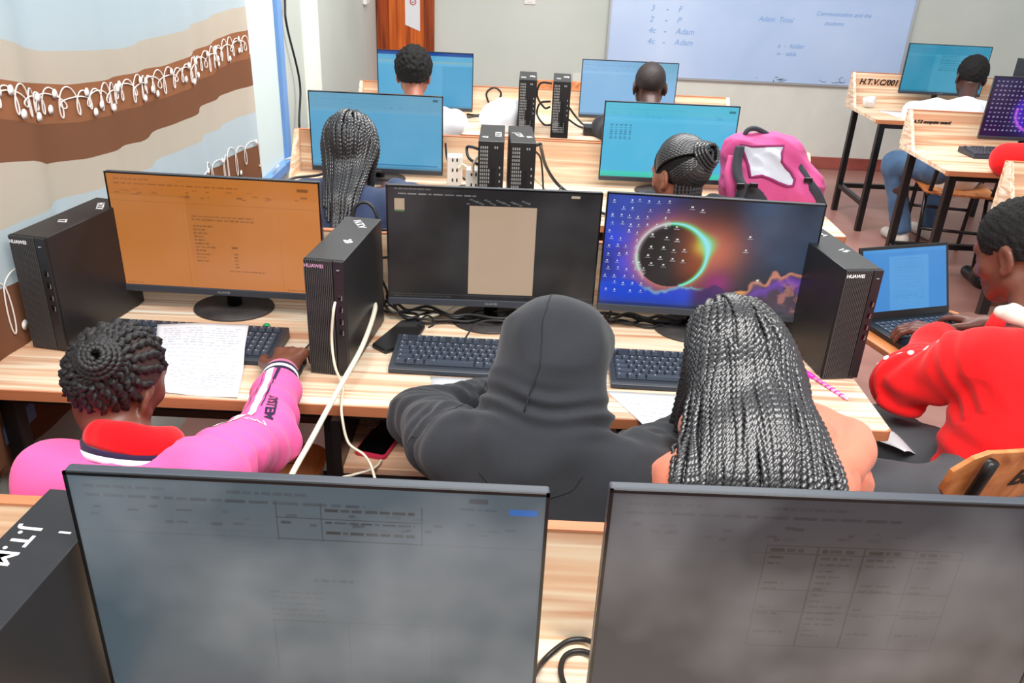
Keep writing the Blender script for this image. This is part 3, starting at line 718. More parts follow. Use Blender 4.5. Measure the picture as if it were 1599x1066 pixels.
keyboard('black keyboard on the right desk below the violet arc monitor', 2.59, 4.40, 4)

def sheet(name, label, corners, zf, mat_, n=14, lines=0, cat='paper', group=None, ink='ink_grey', seed=1):
    a, b, c, d = [Vector((p[0], p[1], 0)) for p in corners]   # far left, far right, near right, near left
    mb = MB(); r = random.Random(seed)
    def P(u, v, off=0):
        p = (a * (1 - u) + b * u) * (1 - v) + (d * (1 - u) + c * u) * v
        return (p.x, p.y, zf(p.x, p.y) + off)
    for j in range(n + 1):
        for i in range(n + 1): mb.v.append(P(i / n, j / n))
    for j in range(n):
        for i in range(n): mb.f.append((j * (n + 1) + i, (j + 1) * (n + 1) + i, (j + 1) * (n + 1) + i + 1, j * (n + 1) + i + 1)); mb.m.append(0)
    o = mb.build(name, M[mat_], smooth=True)
    sd = o.modifiers.new('thickness', 'SOLIDIFY'); sd.thickness = .0006; sd.offset = 1
    tag(o, label, cat, group)
    if lines:
        k = MB()
        for L_ in range(lines):
            v = .08 + .84 * L_ / lines; u = .08
            while u < .9:
                w = r.uniform(.02, .07)
                if r.random() < .8: k.add([P(u, v, .0011), P(u, v + .012, .0011), P(min(u + w, .93), v + .012, .0011), P(min(u + w, .93), v, .0011)], [(0, 1, 2, 3)])
                u += w + .02
        k.build('writing', M[ink], o)
    return o
def z_over_kb(x, y):
    t = min(max((y - 1.70) / .09, 0), 1); t = t * t * (3 - 2 * t)
    return .7525 + t * (.034 + .09 * max(0, y - 1.79)) + .002 * math.sin(x * 30)
sheet('paper_sheet', 'white written sheet lying over the keyboard below the orange screen', [(-.885, 1.865), (-.662, 1.885), (-.602, 1.592), (-.79, 1.60)], z_over_kb, 'paper', 20, 22, seed=4)
flat = lambda zz: (lambda x, y: zz)
sheet('paper_sheet', 'white sheet under the keyboard beside the hooded student', [(-.19, 1.735), (.10, 1.735), (.07, 1.60), (-.16, 1.615)], flat(.7512), 'paper', 6, 0)
sheet('paper_sheet', 'white sheet overhanging the desk edge beside the long braids', [(.225, 1.705), (.52, 1.70), (.50, 1.46), (.325, 1.50)], lambda x, y: .7512 - max(0, 1.585 - y) ** 2 * 1.2, 'paper', 12, 10, seed=9)
sheet('paper_sheet', 'white sheet on the far right desk stencilled H.T.V.C/001', [(2.36, 5.72), (2.66, 5.70), (2.62, 5.47), (2.42, 5.47)], flat(.7512), 'paper', 6, 0)

def crumple(name, label, c, s, mat_, cat, seed, flat_=1.0):
    bm = bmesh.new(); bmesh.ops.create_icosphere(bm, subdivisions=3, radius=1)
    r = np.random.default_rng(seed); D = r.normal(size=(14, 3)); D /= np.linalg.norm(D, axis=1)[:, None]; h = r.uniform(.55, 1, 14)
    for v in bm.verts:
        p = np.array(v.co); k = min(1.0, float(np.min(h / np.maximum(D @ p, .05)))); p = p * k
        v.co = (p[0] * s[0], p[1] * s[1], (p[2]) * s[2])
    zm = min(v.co.z for v in bm.verts)
    me = bpy.data.meshes.new(name)
    for v in bm.verts: v.co = v.co + Vector((c[0], c[1], c[2] - zm))
    bm.to_mesh(me); bm.free()
    return tag(link(name, me, M[mat_]), label, cat)
crumple('paper_ball', 'crumpled white paper in the left corner of the H.T.V.C/001 desk', (2.325, 5.80, TOP), (.055, .045, .05), 'paper', 'paper', 3)
M['bag'] = mat('white_bag_plastic', rgb(236, 240, 248), .45, bump=.2, bscale=14)

# black flat sleeve, pen, phone, plastic wrap, dongle, mice
b = MB().prism([(-.352, 1.872), (-.312, 1.838), (-.245, 1.915), (-.232, 2.0), (-.27, 2.035), (-.30, 2.02)], TOP, TOP + .013)
o = b.build('flat_pouch', M['plastic'], bevel=.004); tag(o, 'flat black pouch with a loop on the desk beside the middle tower', 'pouch')
MB().tube(catmull([(-.25, 1.99, TOP + .012), (-.235, 2.0, TOP + .035), (-.215, 1.99, TOP + .04), (-.205, 1.97, TOP + .03), (-.22, 1.965, TOP + .02)]), .0025).build('loop', M['cable_black'], o, True)
pn = empty('pen', (.723, 1.862, TOP + .0045)); tag(pn, 'pink pen with spiral stripes on the right end of the desk', 'pen')
e = Vector((.795 - .723, 1.712 - 1.862, 0)); 
MB().tube([e * .30, e * .96, e], [.0042, .0042, .0012], 12).build('barrel', M['pen_white'], pn, True)
MB().tube([(0, 0, 0), e * .02, e * .31], [.003, .0065, .0065], 12).build('cap', M['pen_pink'], pn, True)
sp = MB(); q = e.normalized().cross(Vector((0, 0, 1))); L = e.length
sp.tube([e * (.31 + .63 * t) + (q * math.cos(t * 44) + Vector((0, 0, 1)) * math.sin(t * 44)) * .0036 for t in np.linspace(0, 1, 160)], .0022, 6)
sp.build('spiral_stripe', M['pen_pink'], pn, True)
ph = empty('mobile_phone', (-.298, 1.685, .60), math.radians(-14)); tag(ph, 'black-screened phone in a crimson case on the under-desk shelf', 'phone')
MB().prism(rounded_rect(-.039, -.082, .039, .082, .012), 0, .010).build('case', M['red_case'], ph, bevel=.002)
MB().prism(rounded_rect(-.0345, -.074, .0345, .078, .008), .0101, .0112).build('screen', M['glass_black'], ph)
pl = MB(); pl.box((.006, -.098, .002), (.016, -.082, .009)); pl.box((.004, -.112, .001), (.018, -.098, .010)); 
cw = mat('clear_plastic', rgb(238, 232, 228), .12, trans=.9); M['clear'] = cw
crumple('plastic_wrapper', 'crumpled clear plastic wrapper beside the phone on the shelf', (-.332, 1.76, .60), (.022, .05, .016), 'clear', 'wrapper', 6)
dg = empty('usb_dongle', (-.645, 1.955, TOP)); tag(dg, 'tiny green-tipped plug lying behind the keyboard below the orange screen', 'dongle')
MB().box((-.006, -.016, 0), (.006, .006, .006)).build('plug', M['plastic'], dg, bevel=.001)
MB().lathe([(.0, 0), (.009, 0), (.010, .004), (.006, .008), (.0, .009)], 14, (0, .012, 0)).build('cap', M['green'], dg, True)
def mouse(label, x, y, rz, z=TOP):
    t = tag(empty('computer_mouse', (x, y, z), math.radians(rz)), label, 'mouse')
    mb = MB(); n = 16
    for i in range(n + 1):
        t_ = i / n; yy = -.055 + .11 * t_; w = .030 * math.sin(PI * min(max(t_, .02), .98)) ** .35; hh = .034 * math.sin(PI * (.08 + .84 * t_)) ** .7
        for j in range(13):
            a = PI * j / 12; mb.v.append((w * math.cos(a), yy, .001 + hh * math.sin(a) ** .8))
    for i in range(n):
        for j in range(12): mb.f.append((i * 13 + j, i * 13 + j + 1, (i + 1) * 13 + j + 1, (i + 1) * 13 + j)); mb.m.append(0)
    mb.f.append(tuple(range(13))[::-1]); mb.m.append(0); mb.f.append(tuple(n * 13 + j for j in range(13))); mb.m.append(0)
    mb.build('shell', M['plastic'], t, True)
    MB().tube([(0, .022 + .008 * math.cos(a), .030 + .008 * math.sin(a)) for a in (2 * PI * k / 12 for k in range(12))], .003, 6, closed=True).build('scroll_wheel', M['void'], t, True)
    return t
mouse('black mouse under the hand of the pink-sweater student', -.522, 1.72, -3)

# white socket blocks with a black plug
def socket_block(label, x, y, rz, h):
    t = tag(empty('socket_block', (x, y, TOP), math.radians(rz)), label, 'socket', 'white socket blocks on the second desk')
    MB().box((-.032, -.03, 0), (.032, .03, h)).build('body', M['white_plastic'], t, bevel=.005)
    q = MB()
    for k in range(3):
        for a in (-.012, .006): q.box((a, -.0308, .02 + k * h / 3), (a + .006, -.0295, .034 + k * h / 3))
    q.build('socket_hole', M['void'], t)
    return t
socket_block('white socket block beside the corner of the blank blue screen', -.272, 3.42, 6, .125)
socket_block('white socket block touching the left rear-facing tower', -.176, 3.2, -4, .13)
o = MB().lathe([(.0, 0), (.024, 0), (.027, .01), (.022, .03), (.01, .034), (.0, .034)], 18, (-.222, 3.30, TOP), sy=.8).build('power_plug', M['plastic'], smooth=True)
tag(o, 'round black power plug lying between the two white socket blocks', 'plug')

# ------------------------------------------------------------------ cables
def cable(label, pts, r, m='cable_black', group=None, n=8):
    o = MB().tube(catmull(pts, n), r, 8).build('cable', M[m], smooth=True)
    return tag(o, label, 'cable', group)
tk = cable('thick white cord hanging from the desk past the middle tower to the floor', [(-.385, 2.12, .80), (-.375, 2.02, .82), (-.35, 1.92, .835), (-.352, 1.75, .815), (-.375, 1.585, .79), (-.395, 1.45, .765), (-.42, 1.25, .73), (-.44, 1.12, .6), (-.45, 1.08, .2), (-.45, 1.06, .006)], .0062, 'cable_white')
cable('thin white cord plugged into the front of the middle tower', [(-.3995, 1.705, .945), (-.40, 1.685, .93), (-.408, 1.688, .86), (-.40, 1.672, .80), (-.382, 1.66, .757), (-.372, 1.60, .756), (-.366, 1.566, .735), (-.35, 1.545, .68), (-.31, 1.52, .665), (-.285, 1.48, .65), (-.27, 1.43, .60), (-.27, 1.38, .3), (-.28, 1.36, .01)], .0032, 'cable_white')
cable('white charging cord curling from the crimson phone over the shelf edge', [(-.287, 1.592, .606), (-.292, 1.565, .608), (-.31, 1.545, .607), (-.34, 1.53, .605), (-.365, 1.50, .61), (-.375, 1.45, .58), (-.375, 1.40, .35), (-.36, 1.38, .01)], .0030, 'cable_white')
TG = 'cables heaped behind the black editor screen'
tl = 'dark cable in the heap on the desk under the black editor screen'
for k in range(6):
    r_ = random.Random(k + 5); x0 = -.385 + .012 * k
    pts = [(x0 - .005, 2.13, .83 - .015 * k), (x0 + .005, 2.10, .775)]
    for i in range(6):
        pts.append((x0 + .04 + i * .058 + r_.uniform(-.012, .012), 2.055 + r_.uniform(-.035, .04), .7545 + .010 * (k % 3) + r_.uniform(0, .006)))
    pts.append((-.03 + .02 * k, 2.14, .757)); cable(tl, pts, .0042 if k % 2 else .0034, 'cable_black', TG)
cable('pale cable end in the heap under the black editor screen', [(-.36, 2.11, .77), (-.30, 2.05, .765), (-.22, 2.045, .768), (-.16, 2.08, .785), (-.13, 2.12, .80)], .0036, 'cable_white')
for k in range(4):
    r_ = random.Random(k + 35); x0 = .23
    pts = [(x0 - .02 + .02 * k, 2.12, .76 + .004 * k)]
    for i in range(5): pts.append((x0 + .03 + i * .05 + r_.uniform(-.012, .012), 2.085 + r_.uniform(-.03, .03), .755 + .009 * (k % 3) + r_.uniform(0, .006)))
    pts.append((.49, 2.13, .756)); cable('dark cable in the heap on the desk under the eclipse screen', pts, .0044, 'cable_black', 'cables heaped behind the eclipse screen')
cable('thin black mouse cord running back beside the middle tower', [(-.52, 1.777, .762), (-.515, 1.82, .757), (-.505, 1.90, .757), (-.52, 2.02, .757), (-.55, 2.12, .757)], .0022)
cable('thin dark cord over the stand base of the black editor screen', [(-.12, 1.90, .775), (-.09, 1.945, .80), (-.03, 1.965, .80), (.03, 1.945, .79), (.08, 1.91, .772), (.12, 1.86, .757)], .0024)
cable('thin dark cord from under the black hood to the middle keyboard gap', [(.21, 1.99, .757), (.235, 1.93, .757), (.25, 1.875, .775), (.262, 1.84, .79), (.25, 1.81, .795)], .0022)
cable('black cord arching over the rear of the middle tower', [(-.428, 2.052, .93), (-.43, 2.075, .99), (-.425, 2.09, 1.045), (-.40, 2.095, 1.06), (-.375, 2.09, 1.045), (-.362, 2.08, 1.0), (-.36, 2.09, .9), (-.365, 2.10, .80), (-.38, 2.11, .76)], .0046)
cable('black cord looping down beside the rear of the middle tower', [(-.358, 2.10, .985), (-.335, 2.11, .98), (-.325, 2.11, .95), (-.335, 2.11, .91), (-.365, 2.11, .90), (-.37, 2.11, .86), (-.35, 2.115, .80), (-.36, 2.12, .757)], .0036)
cable('black cord on the nearest desk in the gap between the two front screens', [(.045, .80, .80), (.062, .875, .757), (.085, .905, .7575), (.11, .925, .7575), (.14, .915, .765), (.17, .84, .80)], .0042)
cable('second black cord curling on the nearest desk in the gap', [(.16, .88, .765), (.125, .905, .757), (.10, .895, .757), (.092, .865, .757), (.102, .83, .757), (.13, .80, .757)], .0042)
CG = 'cables falling from the rear-facing towers'
cable('thick black cable sloping from the right rear-facing tower to the eclipse screen', [(.045, 3.0, 1.02), (.068, 3.02, 1.025), (.075, 3.10, .99), (.10, 3.2, .90), (.15, 3.25, .82), (.22, 3.2, .785), (.30, 3.1, .765), (.36, 3.05, .757)], .0065)
cable('thin black cable hanging in a V from the right rear-facing tower', [(.05, 3.02, 1.0), (.075, 3.06, .96), (.09, 3.1, .85), (.095, 3.08, .757), (.13, 3.12, .79), (.165, 3.18, .83)], .0036)
cable('white cable drooping on the second desk behind the right rear-facing tower', [(.05, 3.2, .86), (.09, 3.25, .81), (.15, 3.2, .775), (.24, 3.08, .757), (.33, 3.02, .757), (.42, 3.1, .757)], .0046, 'cable_white')
cable('white cable arching from the left rear-facing tower to the socket block', [(-.155, 3.02, .97), (-.175, 3.06, .93), (-.18, 3.12, .885), (-.205, 3.3, .85), (-.235, 3.38, .845), (-.255, 3.38, .83)], .0055, 'cable_white')
cable('black cable bundle behind the left rear-facing tower', [(-.157, 3.05, .99), (-.185, 3.1, .985), (-.205, 3.15, .97), (-.195, 3.1, .945), (-.158, 3.06, .93)], .0055)
cable('black cord curling left from the blank blue screen', [(-.70, 3.38, .84), (-.80, 3.30, .80), (-.895, 3.22, .80), (-.915, 3.12, .785), (-.88, 3.03, .765), (-.83, 3.05, .757)], .0055)
cable('thin black cord hanging at the right edge of the blank blue screen', [(-.312, 3.43, .92), (-.305, 3.44, .85), (-.285, 3.48, .80), (-.24, 3.50, .757), (-.2, 3.46, .757)], .004)
FG = 'dark cables behind the far students'
for k, pts in enumerate(([(-.16, 4.98, .757), (-.19, 4.95, .80), (-.215, 4.95, .87), (-.17, 4.95, .905), (-.13, 4.95, .87), (-.17, 4.94, .80), (-.2, 4.9, .757)],
                         [(-.32, 4.9, .757), (-.26, 4.86, .762), (-.2, 4.88, .775), (-.16, 4.92, .77), (-.12, 4.9, .757)],
                         [(-.42, 4.85, .757), (-.34, 4.8, .757), (-.25, 4.82, .765), (-.18, 4.85, .757)],
                         [(.15, 4.72, .98), (.09, 4.76, .97), (.075, 4.78, .90), (.12, 4.76, .84), (.15, 4.74, .85)],
                         [(.15, 4.74, .88), (.095, 4.78, .86), (.08, 4.78, .80), (.12, 4.72, .757), (.16, 4.71, .757)],
                         [(.25, 4.72, .86), (.30, 4.74, .80), (.35, 4.7, .765), (.42, 4.75, .76), (.5, 4.8, .757)],
                         [(.25, 4.74, .79), (.32, 4.68, .76), (.40, 4.66, .757), (.46, 4.74, .757), (.52, 4.8, .76)])):
    cable(['black cord looping upright against the last desk panel', 'dark cord lying left of the white bag', 'dark cord on the last desk under the dark blue title bar screen', 'black cord looping left of the tower by the pale blue screen', 'lower black loop beside the tower by the pale blue screen', 'black cord falling right of the tower by the pale blue screen', 'black cord lying flat below the pale blue screen'][k], pts, .0058, 'cable_black')
o = MB().box((.33, 4.50, TOP), (.42, 4.58, TOP + .05)).build('power_adapter', M['plastic'], bevel=.006)
tag(o, 'small black adapter box on the last desk left of the cyan spreadsheet screen', 'adapter')

# ------------------------------------------------------------------ chairs
def chair(label, x, y, rz, letters=None, back=True, mark=False, group='plywood chairs on black steel tube', sw=.40):
    """Faces local +y; origin on the floor under the seat."""
    t = tag(empty('plywood_chair', (x, y, 0), math.radians(rz)), label, 'chair', group)
    mb = MB(); n = 10; P = rounded_rect(-sw / 2, -.20, sw / 2, .20, .06, 6)
    mb.prism(P, .438, .452); mb.build('seat', M['ply'], t, bevel=.003)
    if mark:
        k = MB(); k.tube([(.11 + .035 * math.cos(a) * (1 + .1 * math.sin(5 * a)), .12 + .022 * math.sin(a), .4524) for a in (2 * PI * i / 30 for i in range(30))], .0012, 5, closed=True)
        k.tube([(.085, .135, .4524), (.10, .143, .4524), (.115, .137, .4524), (.135, .142, .4524)], .0012, 5)
        k.build('ring_mark', M['modesty'], t, True)
    r = .0125
    for s in (-1, 1):
        xx = s * (sw / 2 - .03)
        MB().tube(catmull([(xx, .19, 0), (xx, .165, .30), (xx, .15, .415), (xx, .09, .427), (xx, -.10, .427), (xx, -.165, .44), (xx, -.20, .55), (xx, -.255, .79 if back else .5)], 6), r, 10).build('side_tube', M['steel'], t, True)
        MB().tube([(xx, -.10, .42), (xx, -.14, .30), (xx, -.22, 0)], r, 10).build('rear_leg', M['steel'], t, True)
    for yy, zz in ((.168, .27), (-.165, .22)):
        MB().tube([(-(sw / 2 - .03), yy, zz), (sw / 2 - .03, yy, zz)], .010, 8).build('cross_tube', M['steel'], t, True)
    if back:
        b = MB(); nn = 16; hw = sw / 2 + .015
        for i in range(nn + 1):
            u = -1 + 2 * i / nn; xx = u * hw; cv = -.035 * (1 - u * u)
            edge = .055 * max(0, (abs(u) - .72) / .28) ** 2
            for (zz, yy) in ((.635 + edge, 0), (.80 - edge, 0)):
                y0 = -.205 - (zz - .55) * .23 + cv + .038
                b.v += [(xx, y0, zz), (xx, y0 + .011, zz + .002)]
        for i in range(nn):
            a = i * 4; c = a + 4
            b.f += [(a, c, c + 2, a + 2), (a + 1, a + 3, c + 3, c + 1), (a + 2, c + 2, c + 3, a + 3), (a, a + 1, c + 1, c)]; b.m += [0] * 4
        b.f += [(0, 2, 3, 1), (nn * 4, nn * 4 + 1, nn * 4 + 3, nn * 4 + 2)]; b.m += [0, 0]
        bo = b.build('backrest', M['ply'], t, bevel=.002)
        if letters:
            k = text_mb(letters, .062, frame((0, 0, 0), (1, 0, 0), (0, 0, 1)), .0006, .25, .0016)
            k.v = [(x_ + .02, -.205 - (.72 + z_ - .55) * .23 - .035 * (1 - ((x_ + .02) / hw) ** 2) + .038 - .0012 + (y_ if abs(y_) < .01 else 0), .72 + z_) for x_, y_, z_ in k.v]
            k.build('lettering', M['ink_black'], bo)
    return t
ch0 = chair('orange plywood seat poking out beside the pink-sweater student', -.68, 1.68, 0, back=False, mark=True, sw=.42)
chair('plywood chair lettered B.T.V behind the red sweater student', 1.05, 1.715, 20, letters='B.T.V.C')
chair('plywood chair under the white shirt student at the far right', 2.62, 4.98, -12)
chair('empty plywood chair behind the last desk, its orange back showing', .25, 5.78, 178)
chair('plywood stool hidden under the black hooded student', .07, 1.22, 0, back=False)
chair('plywood stool hidden under the peach hooded student', .47, 1.22, 0, back=False)
# small tablet table with the laptop
tb = tag(empty('laptop_table', (1.20, 2.20, 0), math.radians(18)), 'small wooden table top under the open laptop', 'table')
MB().prism(rounded_rect(-.18, -.14, .24, .17, .06, 8), .684, .704).build('table_top', M['ply'], tb, bevel=.003)
MB().prism(rounded_rect(-.182, -.142, .242, .172, .06, 8), .688, .7015).build('edge_band', M['edge'], tb)
for s in (-1, 1):
    MB().tube([(s * .15, .10, .684), (s * .16, .13, 0)], .0125, 10).build('leg', M['steel'], tb, True)
MB().tube([(-.16, .125, .08), (.16, .125, .08)], .010, 8).build('foot_rail', M['steel'], tb, True)
MB().tube([(-.15, .12, .40), (.15, .12, .40)], .010, 8).build('cross_rail', M['steel'], tb, True)
for s in (-1, 1): MB().tube([(s * .16, .125, .0125), (s * .16, -.13, .0125)], .0125, 8).build('foot', M['steel'], tb, True)

lp = tag(empty('laptop', (1.183, 2.312, .704), math.radians(18)), 'open black laptop with a blue document screen on the small table', 'laptop')
MB().prism(rounded_rect(-.16, -.222, .16, 0, .012), .001, .017).build('base', M['plastic'], lp, bevel=.002)
k = MB()
for r__ in range(6):
    ny_ = 14 if r__ else 9
    for c in range(14):
        if r__ == 0 and 3 < c < 9:
            if c == 4: k.box((-.137 + 4 * .0196, -.135, .0172), (-.137 + 8.9 * .0196, -.120, .0192))
            continue
        k.box((-.137 + c * .0196, -.135 + r__ * .0185, .0172), (-.137 + c * .0196 + .0165, -.1195 + r__ * .0185, .0192))
        k.box((-.134 + c * .0196, -.127 + r__ * .0185, .0192), (-.131 + c * .0196, -.123 + r__ * .0185, .0194), 1)
k.build('keys', [M['key'], M['legend']], lp)
MB().box((-.05, -.205, .0171), (.05, -.148, .0176)).build('touchpad', M['plastic_gloss'], lp)
ld = Matrix.Translation((0, 0, .014)) @ Matrix.Rotation(math.radians(-21), 4, 'X')
o = MB().box((-.16, 0, 0), (.16, .008, .215), 0, ld).build('lid', M['plastic'], lp, bevel=.002)
s = Scr(120, 80, (62, 136, 206)); s.mix((s.U > .3) & (s.U < .78) & (s.V < .88), (84, 156, 216), .8); s.rect(0, .95, 1, 1, (70, 150, 214), .6)
for k_ in range(16): s.line(.36, .72, .82 - k_ * .042, (56, 120, 184), .45, .014, k_)
ny, nx = 80, 120
X = -.15 + .30 * s.U; Z = .022 + .183 * s.V
Vv = [tuple(ld @ Vector((a, -.0007, b))) for a, b in zip(X.ravel(), Z.ravel())]
ix = np.arange((ny + 1) * (nx + 1)).reshape(ny + 1, nx + 1)
me = np_mesh('screen', Vv, np.stack([ix[:-1, :-1], ix[:-1, 1:], ix[1:, 1:], ix[1:, :-1]], -1).reshape(-1, 4))
ca = me.color_attributes.new('Col', 'FLOAT_COLOR', 'POINT'); ca.data.foreach_set('color', np.concatenate([s.c, np.ones((ny + 1, nx + 1, 1), np.float32)], -1).astype(np.float32).ravel())
link('screen', me, M['screen'], lp)
# ------------------------------------------------------------------ people: implicit surfaces meshed into one continuous body
def V3(*p): return np.array(p, np.float64)
def unit(v): return v / max(np.linalg.norm(v), 1e-9)
def cap(a, b, r1, r2=None, k=.02, n=None, sq=1.0):
    """Tapered capsule a->b; n, sq: flattened along the direction n."""
    a = V3(*a); b = V3(*b); r2 = r1 if r2 is None else r2
    m = max(r1, r2) + k + .03
    return dict(t='c', a=a, b=b, r1=r1, r2=r2, k=k, n=None if n is None else unit(V3(*n)), sq=sq, lo=np.minimum(a, b) - m, hi=np.maximum(a, b) + m)
def ell(c, R, r, k=.02):
    c = V3(*c); r = V3(*r); m = r.max() + k + .03
    return dict(t='e', c=c, R=np.array(R, np.float64), r=r, k=k, lo=c - m, hi=c + m)
def sub(p, k=.01): p['op'] = '-'; p['k'] = k; return p
def plane(pt, n, rad):
    """Cuts away everything on the side n points to, within rad of pt."""
    pt = V3(*pt); return dict(t='p', op='&', c=pt, n=unit(V3(*n)), k=0, rad=rad, lo=pt - rad, hi=pt + rad)
def dist(p, P):
    if p['t'] == 'c':
        a, b = p['a'], p['b']; Q = P - a
        if p['n'] is not None:
            d0 = Q @ p['n']; bn = (b - a) @ p['n']
            ba = (b - a); h = np.clip((Q @ ba) / max(ba @ ba, 1e-12), 0, 1)
            e = Q - h[..., None] * ba; en = e @ p['n']
            L2 = (e * e).sum(-1) + en * en * (1 / p['sq'] ** 2 - 1)
            return (np.sqrt(np.maximum(L2, 0)) - (p['r1'] + (p['r2'] - p['r1']) * h)) * (p['sq'] * .5 + .5)
        ba = b - a; h = np.clip((Q @ ba) / max(ba @ ba, 1e-12), 0, 1)
        e = Q - h[..., None] * ba
        return np.sqrt((e * e).sum(-1)) - (p['r1'] + (p['r2'] - p['r1']) * h)
    if p['t'] == 'e':
        q = (P - p['c']) @ p['R']
        k0 = np.sqrt(((q / p['r']) ** 2).sum(-1)); k1 = np.sqrt(((q / p['r'] ** 2) ** 2).sum(-1))
        return k0 * (k0 - 1) / np.maximum(k1, 1e-6)
    return (P - p['c']) @ p['n']
def combine(F, p, d):
    op = p.get('op', '+'); k = p['k']
    if op == '+':
        h = np.maximum(k - np.abs(F - d), 0) / max(k, 1e-9); return np.minimum(F, d) - h * h * k * .25
    if op == '-':
        d = -d; h = np.maximum(k - np.abs(F - d), 0) / max(k, 1e-9); return np.maximum(F, d) + h * h * k * .25
    return np.maximum(F, d)
def field(prims, P):
    F = np.full(P.shape[:-1], .06)
    for p in prims:
        if p.get('op') == '&':
            m = (np.abs(P - p['c']).max(-1) < p['rad']); F = np.where(m, np.maximum(F, dist(p, P)), F)
        else: F = combine(F, p, dist(p, P))
    return F
def surface(prims, h):
    add = [p for p in prims if p.get('op', '+') == '+']
    lo = np.min([p['lo'] for p in add], 0) - h; hi = np.max([p['hi'] for p in add], 0) + h
    n = np.ceil((hi - lo) / h).astype(int) + 1
    ax = [lo[i] + h * np.arange(n[i]) for i in range(3)]
    F = np.full(n, .06, np.float32)
    for p in prims:
        i0 = np.clip(np.floor((p['lo'] - lo) / h).astype(int), 0, n - 1); i1 = np.clip(np.ceil((p['hi'] - lo) / h).astype(int) + 1, 1, n)
        if np.any(i1 <= i0): continue
        sl = tuple(slice(a, b) for a, b in zip(i0, i1))
        P = np.stack(np.meshgrid(ax[0][sl[0]], ax[1][sl[1]], ax[2][sl[2]], indexing='ij'), -1)
        F[sl] = combine(F[sl], p, dist(p, P))
    S_ = F < 0
    nx, ny, nz = n
    cells = np.zeros((nx - 1, ny - 1, nz - 1, 3), np.float32); cnt = np.zeros((nx - 1, ny - 1, nz - 1), np.int16)
    quads = []
    for a in range(3):
        b, c = (a + 1) % 3, (a + 2) % 3
        s0 = [slice(None)] * 3; s1 = [slice(None)] * 3; s0[a] = slice(0, -1); s1[a] = slice(1, None)
        cr = S_[tuple(s0)] != S_[tuple(s1)]
        I = np.argwhere(cr)
        ok = (I[:, b] > 0) & (I[:, c] > 0) & (I[:, b] < n[b] - 1) & (I[:, c] < n[c] - 1); I = I[ok]
        J = I.copy(); J[:, a] += 1
        f0 = F[tuple(I.T)]; f1 = F[tuple(J.T)]; t = f0 / (f0 - f1)
        pt = I.astype(np.float32); pt[:, a] += t
        corner = []
        for db, dc in ((-1, -1), (0, -1), (0, 0), (-1, 0)):
            K = I.copy(); K[:, b] += db; K[:, c] += dc; corner.append(K)
            np.add.at(cells, tuple(K.T), pt); np.add.at(cnt, tuple(K.T), 1)
        flip = S_[tuple(I.T)]
        q = np.stack(corner, 1)
        q = np.where(flip[:, None, None], q, q[:, ::-1])
        quads.append(q)
    act = cnt > 0
    ids = np.full(act.shape, -1, np.int64); ids[act] = np.arange(act.sum())
    Vt = cells[act] / cnt[act][:, None] * h + lo
    Q = np.concatenate(quads, 0); Fq = ids[Q[..., 0], Q[..., 1], Q[..., 2]]
    return Vt.astype(np.float64), Fq
def relax(V, F, it=2, lam=.5):
    E = np.concatenate([F[:, [0, 1]], F[:, [1, 2]], F[:, [2, 3]], F[:, [3, 0]]]); E = np.concatenate([E, E[:, ::-1]])
    c = np.bincount(E[:, 0], minlength=len(V))[:, None]
    for _ in range(it):
        s = np.stack([np.bincount(E[:, 0], V[E[:, 1], i], len(V)) for i in range(3)], 1); V = V + lam * (s / np.maximum(c, 1) - V)
    return V
def normals(V, F):
    N = np.cross(V[F[:, 2]] - V[F[:, 0]], V[F[:, 3]] - V[F[:, 1]]); out = np.zeros_like(V)
    for k in range(4):
        for i in range(3): out[:, i] += np.bincount(F[:, k], N[:, i], len(V))
    return out / np.maximum(np.linalg.norm(out, axis=1), 1e-12)[:, None]
def wav(P, s, seed, n=7):
    """Smooth pseudo-noise in [-1,1] from a few random waves."""
    r = np.random.default_rng(seed); out = 0
    for _ in range(n):
        k = r.normal(size=3); k = k / np.linalg.norm(k) * s * r.uniform(.6, 1.5); out = out + np.sin(P @ k + r.uniform(0, 6.28))
    return out / n ** .5 / 1.3
def folds(V, N, amp, s, seed, dirn=None):
    """Cloth creases: ridged noise, stretched along dirn when given."""
    P = V
    if dirn is not None:
        d = unit(V3(*dirn)); P = V - (V @ d)[:, None] * d * .7
    w = wav(P, s * .4, seed + 3); a = wav(P + .02 * w[:, None], s, seed); b = wav(P, s * 2.1, seed + 1)
    return V + N * (amp * (1 - np.abs(a) * 1.8) + amp * .45 * b)[:, None]
def rings(V, N, c, axis, span, wl, amp, seed=0, rad=.14):
    """Bunched creases round a limb near c."""
    d = unit(V3(*axis)); Q = V - V3(*c); t = Q @ d; rr = np.linalg.norm(Q - t[:, None] * d, axis=1)
    w = np.exp(-(t / span) ** 2) * (rr < rad)
    ph = t / wl * 2 * PI + 1.3 * wav(V, 22, seed)
    return V + N * (amp * w * np.sin(ph) * (.6 + .4 * wav(V, 18, seed + 2)))[:, None]
def sculpt(name, prims, h, mat_, parent=None, smooth_it=2, post=None):
    V, F = surface(prims, h); V = relax(V, F, smooth_it)
    if post:
        for f in post: V = f(V, normals(V, F))
    return link(name, np_mesh(name, V, F), mat_, parent, smooth=True)

